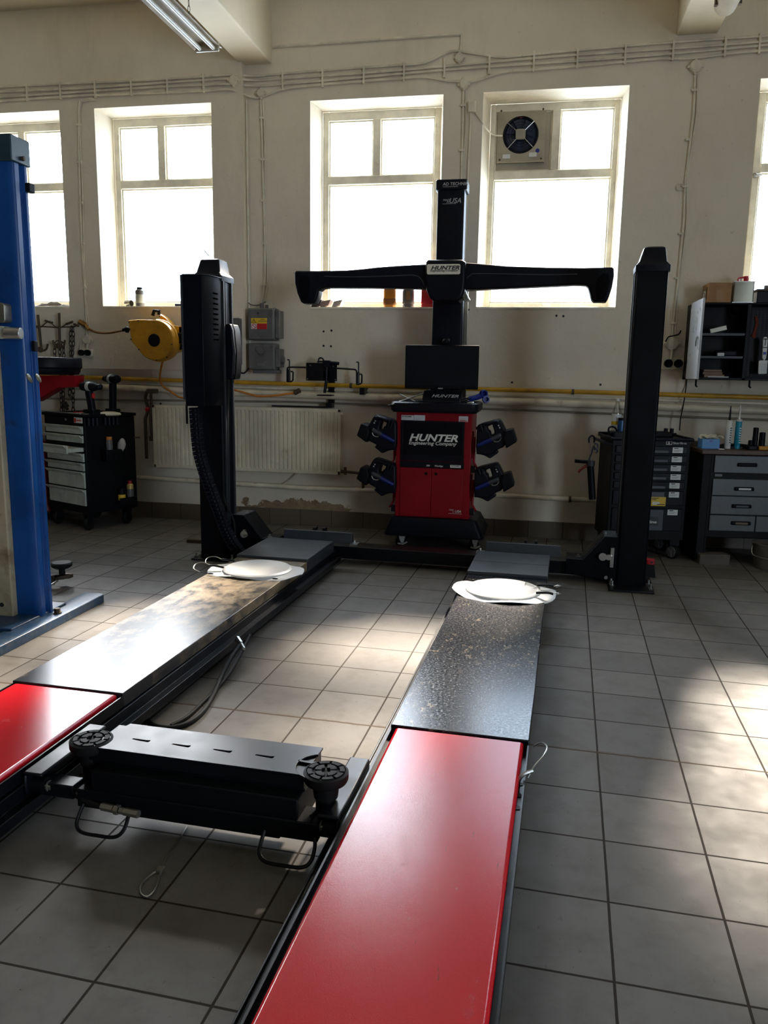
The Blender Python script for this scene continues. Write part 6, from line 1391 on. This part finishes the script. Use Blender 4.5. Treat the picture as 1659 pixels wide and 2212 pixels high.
o = single('long_pliers', MB().tube(spline([F5(1330,850),F5(1345,950),F5(1325,1040),F5(1300,1180)], 5), .014, 7).tube(spline([F5(1350,960),F5(1322,1050),F5(1275,1160)], 5), .012, 7), mat('dull_red_handles', (.20,.03,.01), .5), 'dull red handled pliers hanging beside the white pack in the cabinet', 'pliers')
# on top of the cabinet
zc = cz1+.001
a, b, c = P5(615,640,7.40), P5(975,640,7.40), P5(440,640,7.66)
h = P5(700,346,7.40).z-zc
o = single('cardboard_box', MB().box(a.x,b.x-.008,7.41,7.68,zc,zc+h), K['card'], 'brown cardboard box on top of the wall cabinet', 'box', bev=.003)
part_of_single('shipping_label', MB().box(a.x-.002,a.x+.002,7.53,7.63,zc+.03,zc+.11), K['paper'], o); part_of_single('label_print', MB().box(a.x-.003,a.x,7.57,7.61,zc+.09,zc+.10).box(a.x-.003,a.x,7.545,7.565,zc+.05,zc+.085), K['ink'], o)
ar = MB()
for yy in (7.47,7.505): ar.box(a.x-.0025,a.x+.001,yy-.003,yy+.003,zc+.03,zc+.11).prism([(yy-.012,zc+.11),(yy+.012,zc+.11),(yy,zc+.135)], a.x-.0025, a.x+.001, 'x')
part_of_single('arrow_print', ar, K['ink'], o); part_of_single('packing_tape', MB().box((a.x+b.x)/2-.03,(a.x+b.x)/2+.02,7.4085,7.411,zc+.02,zc+h*.6), mat('glossy_packing_tape', (.36,.20,.09), .2), o)
p, q = P5(985,630,7.42), P5(1300,630,7.42); h = P5(1100,330,7.42).z-zc
o = single('metal_canister', MB().rbox(p.x,q.x,7.43,7.58,zc,zc+h,.012), K['tin'], 'square silver metal canister with red handle on the wall cabinet', 'canister', bev=.002)
part_of_single('seam_rim', MB().box(p.x-.002,q.x+.002,7.428,7.582,zc+h-.004,zc+h+.003).box(p.x-.002,q.x+.002,7.428,7.582,zc,zc+.006), K['steel'], o)
hx = (p.x+q.x)/2; part_of_single('red_handle', MB().tube(spline([(hx-.035,7.5,zc+h),(hx-.035,7.5,zc+h+.03),(hx-.01,7.5,zc+h+.038),(hx+.03,7.5,zc+h+.044),(hx+.04,7.5,zc+h+.03),(hx+.035,7.5,zc+h)], 5), .009, 7).cyl((hx+.025,7.5,zc+h),(hx+.025,7.5,zc+h+.05),.02,n=14), K['red'], o)
x = P5(1330,600,7.5).x
o = single('parts_box', MB().box(x,x+.45,7.46,7.66,zc,zc+.10), K['plastic'], 'black parts box right of the metal canister on the cabinet', 'box', bev=.006)
part_of_single('box_lining', MB().box(x-.004,x+.454,7.455,7.665,zc+.10,zc+.116), K['rag'], o)
single('plastic_bag', MB().rbox(x+.01,x+.43,7.47,7.64,zc+.118,zc+.20,.04), clear_mat('clear_plastic_bag', (.80,.84,.88), .3, .25), 'clear plastic bag of parts lying on the black parts box', 'bag', bev=.02)
single('bag_parts', MB().obox((x+.10,7.54,zc+.136),(.03,.01,0),(0,.02,0),(0,0,.016)).obox((x+.20,7.55,zc+.134),(.025,-.01,0),(0,.02,0),(0,0,.015)).obox((x+.30,7.53,zc+.138),(.03,.0,0),(0,.025,0),(0,0,.018)), K['plastic'], 'dark small parts inside the clear plastic bag', 'parts')['kind'] = 'stuff'
# right socket with its cable
q = socket('double black wall socket between the right lift post and the wall cabinet', 1456, 785, D, 1.2)
single('socket_cable', MB().tube(spline([(q.x+.09,D-.03,q.z-.01),W(1480,795,D-.02),W(1484,805,D-.02),W(1482,835,D-.02),W(1476,875,D-.11),W(1470,905,D-.13),W(1468,930,D-.13)], 5), .005, 6), K['rubber'], 'thin dark cable running down from the right double socket to the tool chest', 'cable')
single('loose_cable', MB().tube(spline([W(1438,738,D-.05),W(1444,728,D-.06),W(1456,725,D-.06),W(1466,722,D-.06),W(1471,714,D-.05)], 5), .006, 6), K['rubber'], 'short loose black cable end over the octagonal junction box', 'cable')
single('vertical_stub', MB().tube([W(1452,755,D-.03),W(1450,775,D-.03)], .012, 8), K['conduit'], 'short vertical conduit between octagonal junction box and right socket', 'conduit')
single('vertical_stub', MB().tube([W(188,745,DL-.03),W(188,757,DL-.03)], .012, 8), K['conduit'], 'short vertical conduit between round junction box and left socket', 'conduit')
# hand brush behind the post
q = Z(1402,1245,0)
o = single('hand_brush', MB().loft([[(q.x+dx*w, q.y+dy*.035, z) for dx, dy in ((-1,-1),(1,-1),(1,1),(-1,1))] for w, z in ((.045,0),(.028,.105))]), K['rubber'], 'hand brush with red head standing on the floor behind the right post', 'brush')
part_of_single('brush_head', MB().rbox(q.x-.032,q.x+.032,q.y-.03,q.y+.03,.104,.14,.015), K['red'], o)
part_of_single('handle_hole', MB().cyl((q.x+.008,q.y-.0305,.122),(q.x+.008,q.y-.032,.122),.009), K['ink'], o)

# window sill things, middle windows
ys = D+.07; zs = WZ0+.0035
def sx_(px): return W(px, 660, ys).x
cols = [mat('dark_brown_pack', (.05,.025,.02), .5), mat('mottled_brown_pack', (.30,.20,.17), .6, scale=30), mat('pale_mottled_pack', (.45,.38,.34), .6, scale=30)]
for k, (px, lab) in enumerate(((678,'dark brown'),(697,'mottled brown'),(722,'pale mottled'))):
    x = sx_(px); single('parts_pack', MB().obox((x+.04,ys,zs+.036), (.042,.0,.008), (0,.05,0), (.012,0,.028)), cols[k], '%s small pack leaning on the sill under the left camera wing' % lab, 'pack', group='small packs on the middle sill', bev=.003)
def jar(nm, label, px, w, h, m, capm, dep=.09):
    x0, x1 = sx_(px), sx_(px+w)
    o = single(nm, MB().loft([[(p[0], p[1], zs+z) for p in rrect(x0+i, x1-i, ys-.03+i, ys-.03+dep-i, .03 if nm != 'canister' else .012, 5)] for z, i in ((0,.004),(.02,0),(.03,.004),(.04,.0),(h*.8,.0),(h,.012))]), m, label, 'container')
    c = ((x0+x1)/2, ys-.03+dep/2, zs+h-.001); part_of_single('cap', MB().lathe(c, [(.022,0),(.022,.03),(0,.03)], 16), capm, o)
    return o, x0, x1
o, a, b = jar('oil_jar', 'amber plastic oil container on the sill below the camera beam', 828, 27, .20, K['amber'], K['brownoil'])
part_of_single('dark_oil', MB().box(a-.0015,b+.0015,ys-.0315,ys+.0615,zs+.012,zs+.10), K['brownoil'], o, .02)
o, a, b = jar('oil_bottle', 'grey oil bottle with a label between the amber and red containers', 869, 25, .19, K['greybox'], K['blackmatt'])
part_of_single('paper_label', MB().box(a+.04,a+.08,ys-.032,ys-.0295,zs+.07,zs+.15), K['card'], o)
o, a, b = jar('canister', 'red canister on the sill half hidden by the camera column', 910, 40, .20, K['red'], K['red'])
x = W(1180,655,D+.18).x
single('tape_piece', MB().box(x-.035,x+.04,D+.21,D+.245,WZ0+.004,WZ0+.055), K['white'], 'white block on the sill of the fan window', 'block', bev=.004)
single('aerial_wire', MB().tube([W(452,553,6.15),W(441,541,6.15)], .004, 5), K['steel'], 'thin wire sticking up from the left lift post cap', 'wire')

# ================================================================ LIGHT
w = bpy.data.worlds.new('daylight'); S.world = w; w.use_nodes = True
wt = w.node_tree; bg = wt.nodes['Background']
# hazy sky: even pale blue, plus a bright patch added at left to whiten the left runway's sheen
tc = nd(wt, 'ShaderNodeTexCoord'); dt = nd(wt, 'ShaderNodeVectorMath', operation='DOT_PRODUCT'); dt.inputs[1].default_value = Vector((-.41,.76,.50)).normalized(); lk(wt, tc.outputs['Generated'], dt.inputs[0])
mr = nd(wt, 'ShaderNodeMapRange', interpolation_type='SMOOTHSTEP'); mr.inputs[1].default_value = .93; mr.inputs[2].default_value = .995; lk(wt, dt.outputs['Value'], mr.inputs[0])
lk(wt, mixc(wt, mr.outputs[0], (.70,.84,1.0), (.97,.98,1.0)), bg.inputs[0]); lk(wt, mth(wt, 'ADD', mth(wt, 'MULTIPLY', mr.outputs[0], GLOW), SKY), bg.inputs[1])
sd = bpy.data.lights.new('sun', 'SUN'); so = bpy.data.objects.new('sun', sd); COL.objects.link(so)
sd.energy = SUN; sd.color = (1.0,.85,.68); sd.angle = math.radians(SUNANG)
d = Vector((-.20, -1, -.72)).normalized()
so.rotation_euler = d.to_track_quat('-Z', 'Y').to_euler(); so.location = (3, 14, 9)
def portal(loc, w_, h_, rot):
    ld = bpy.data.lights.new('daylight_opening', 'AREA'); ld.shape = 'RECTANGLE'; ld.size = w_; ld.size_y = h_
    lo = bpy.data.objects.new('daylight_opening', ld); COL.objects.link(lo); lo.location = loc; lo.rotation_euler = rot; ld.cycles.is_portal = True
for a, b in WINS: portal(((a+b)/2, D+.43, (WZ0+WZ1)/2), b-a, WZ1-WZ0, (-PI/2, 0, 0))
portal((X1+.18, (GY0+GY1)/2, (GZL+GZ)/2), GZ-GZL, GY1-GY0, (0, PI/2, 0))
vs = S.view_settings; vs.view_transform = 'Standard'; vs.look = 'None'; vs.gamma = 1; vs.use_curve_mapping = False; vs.exposure = EXPO
S.cycles.max_bounces = 10; S.cycles.diffuse_bounces = 6; S.cycles.glossy_bounces = 4; S.cycles.transparent_max_bounces = 16
S.cycles.caustics_reflective = False; S.cycles.caustics_refractive = False
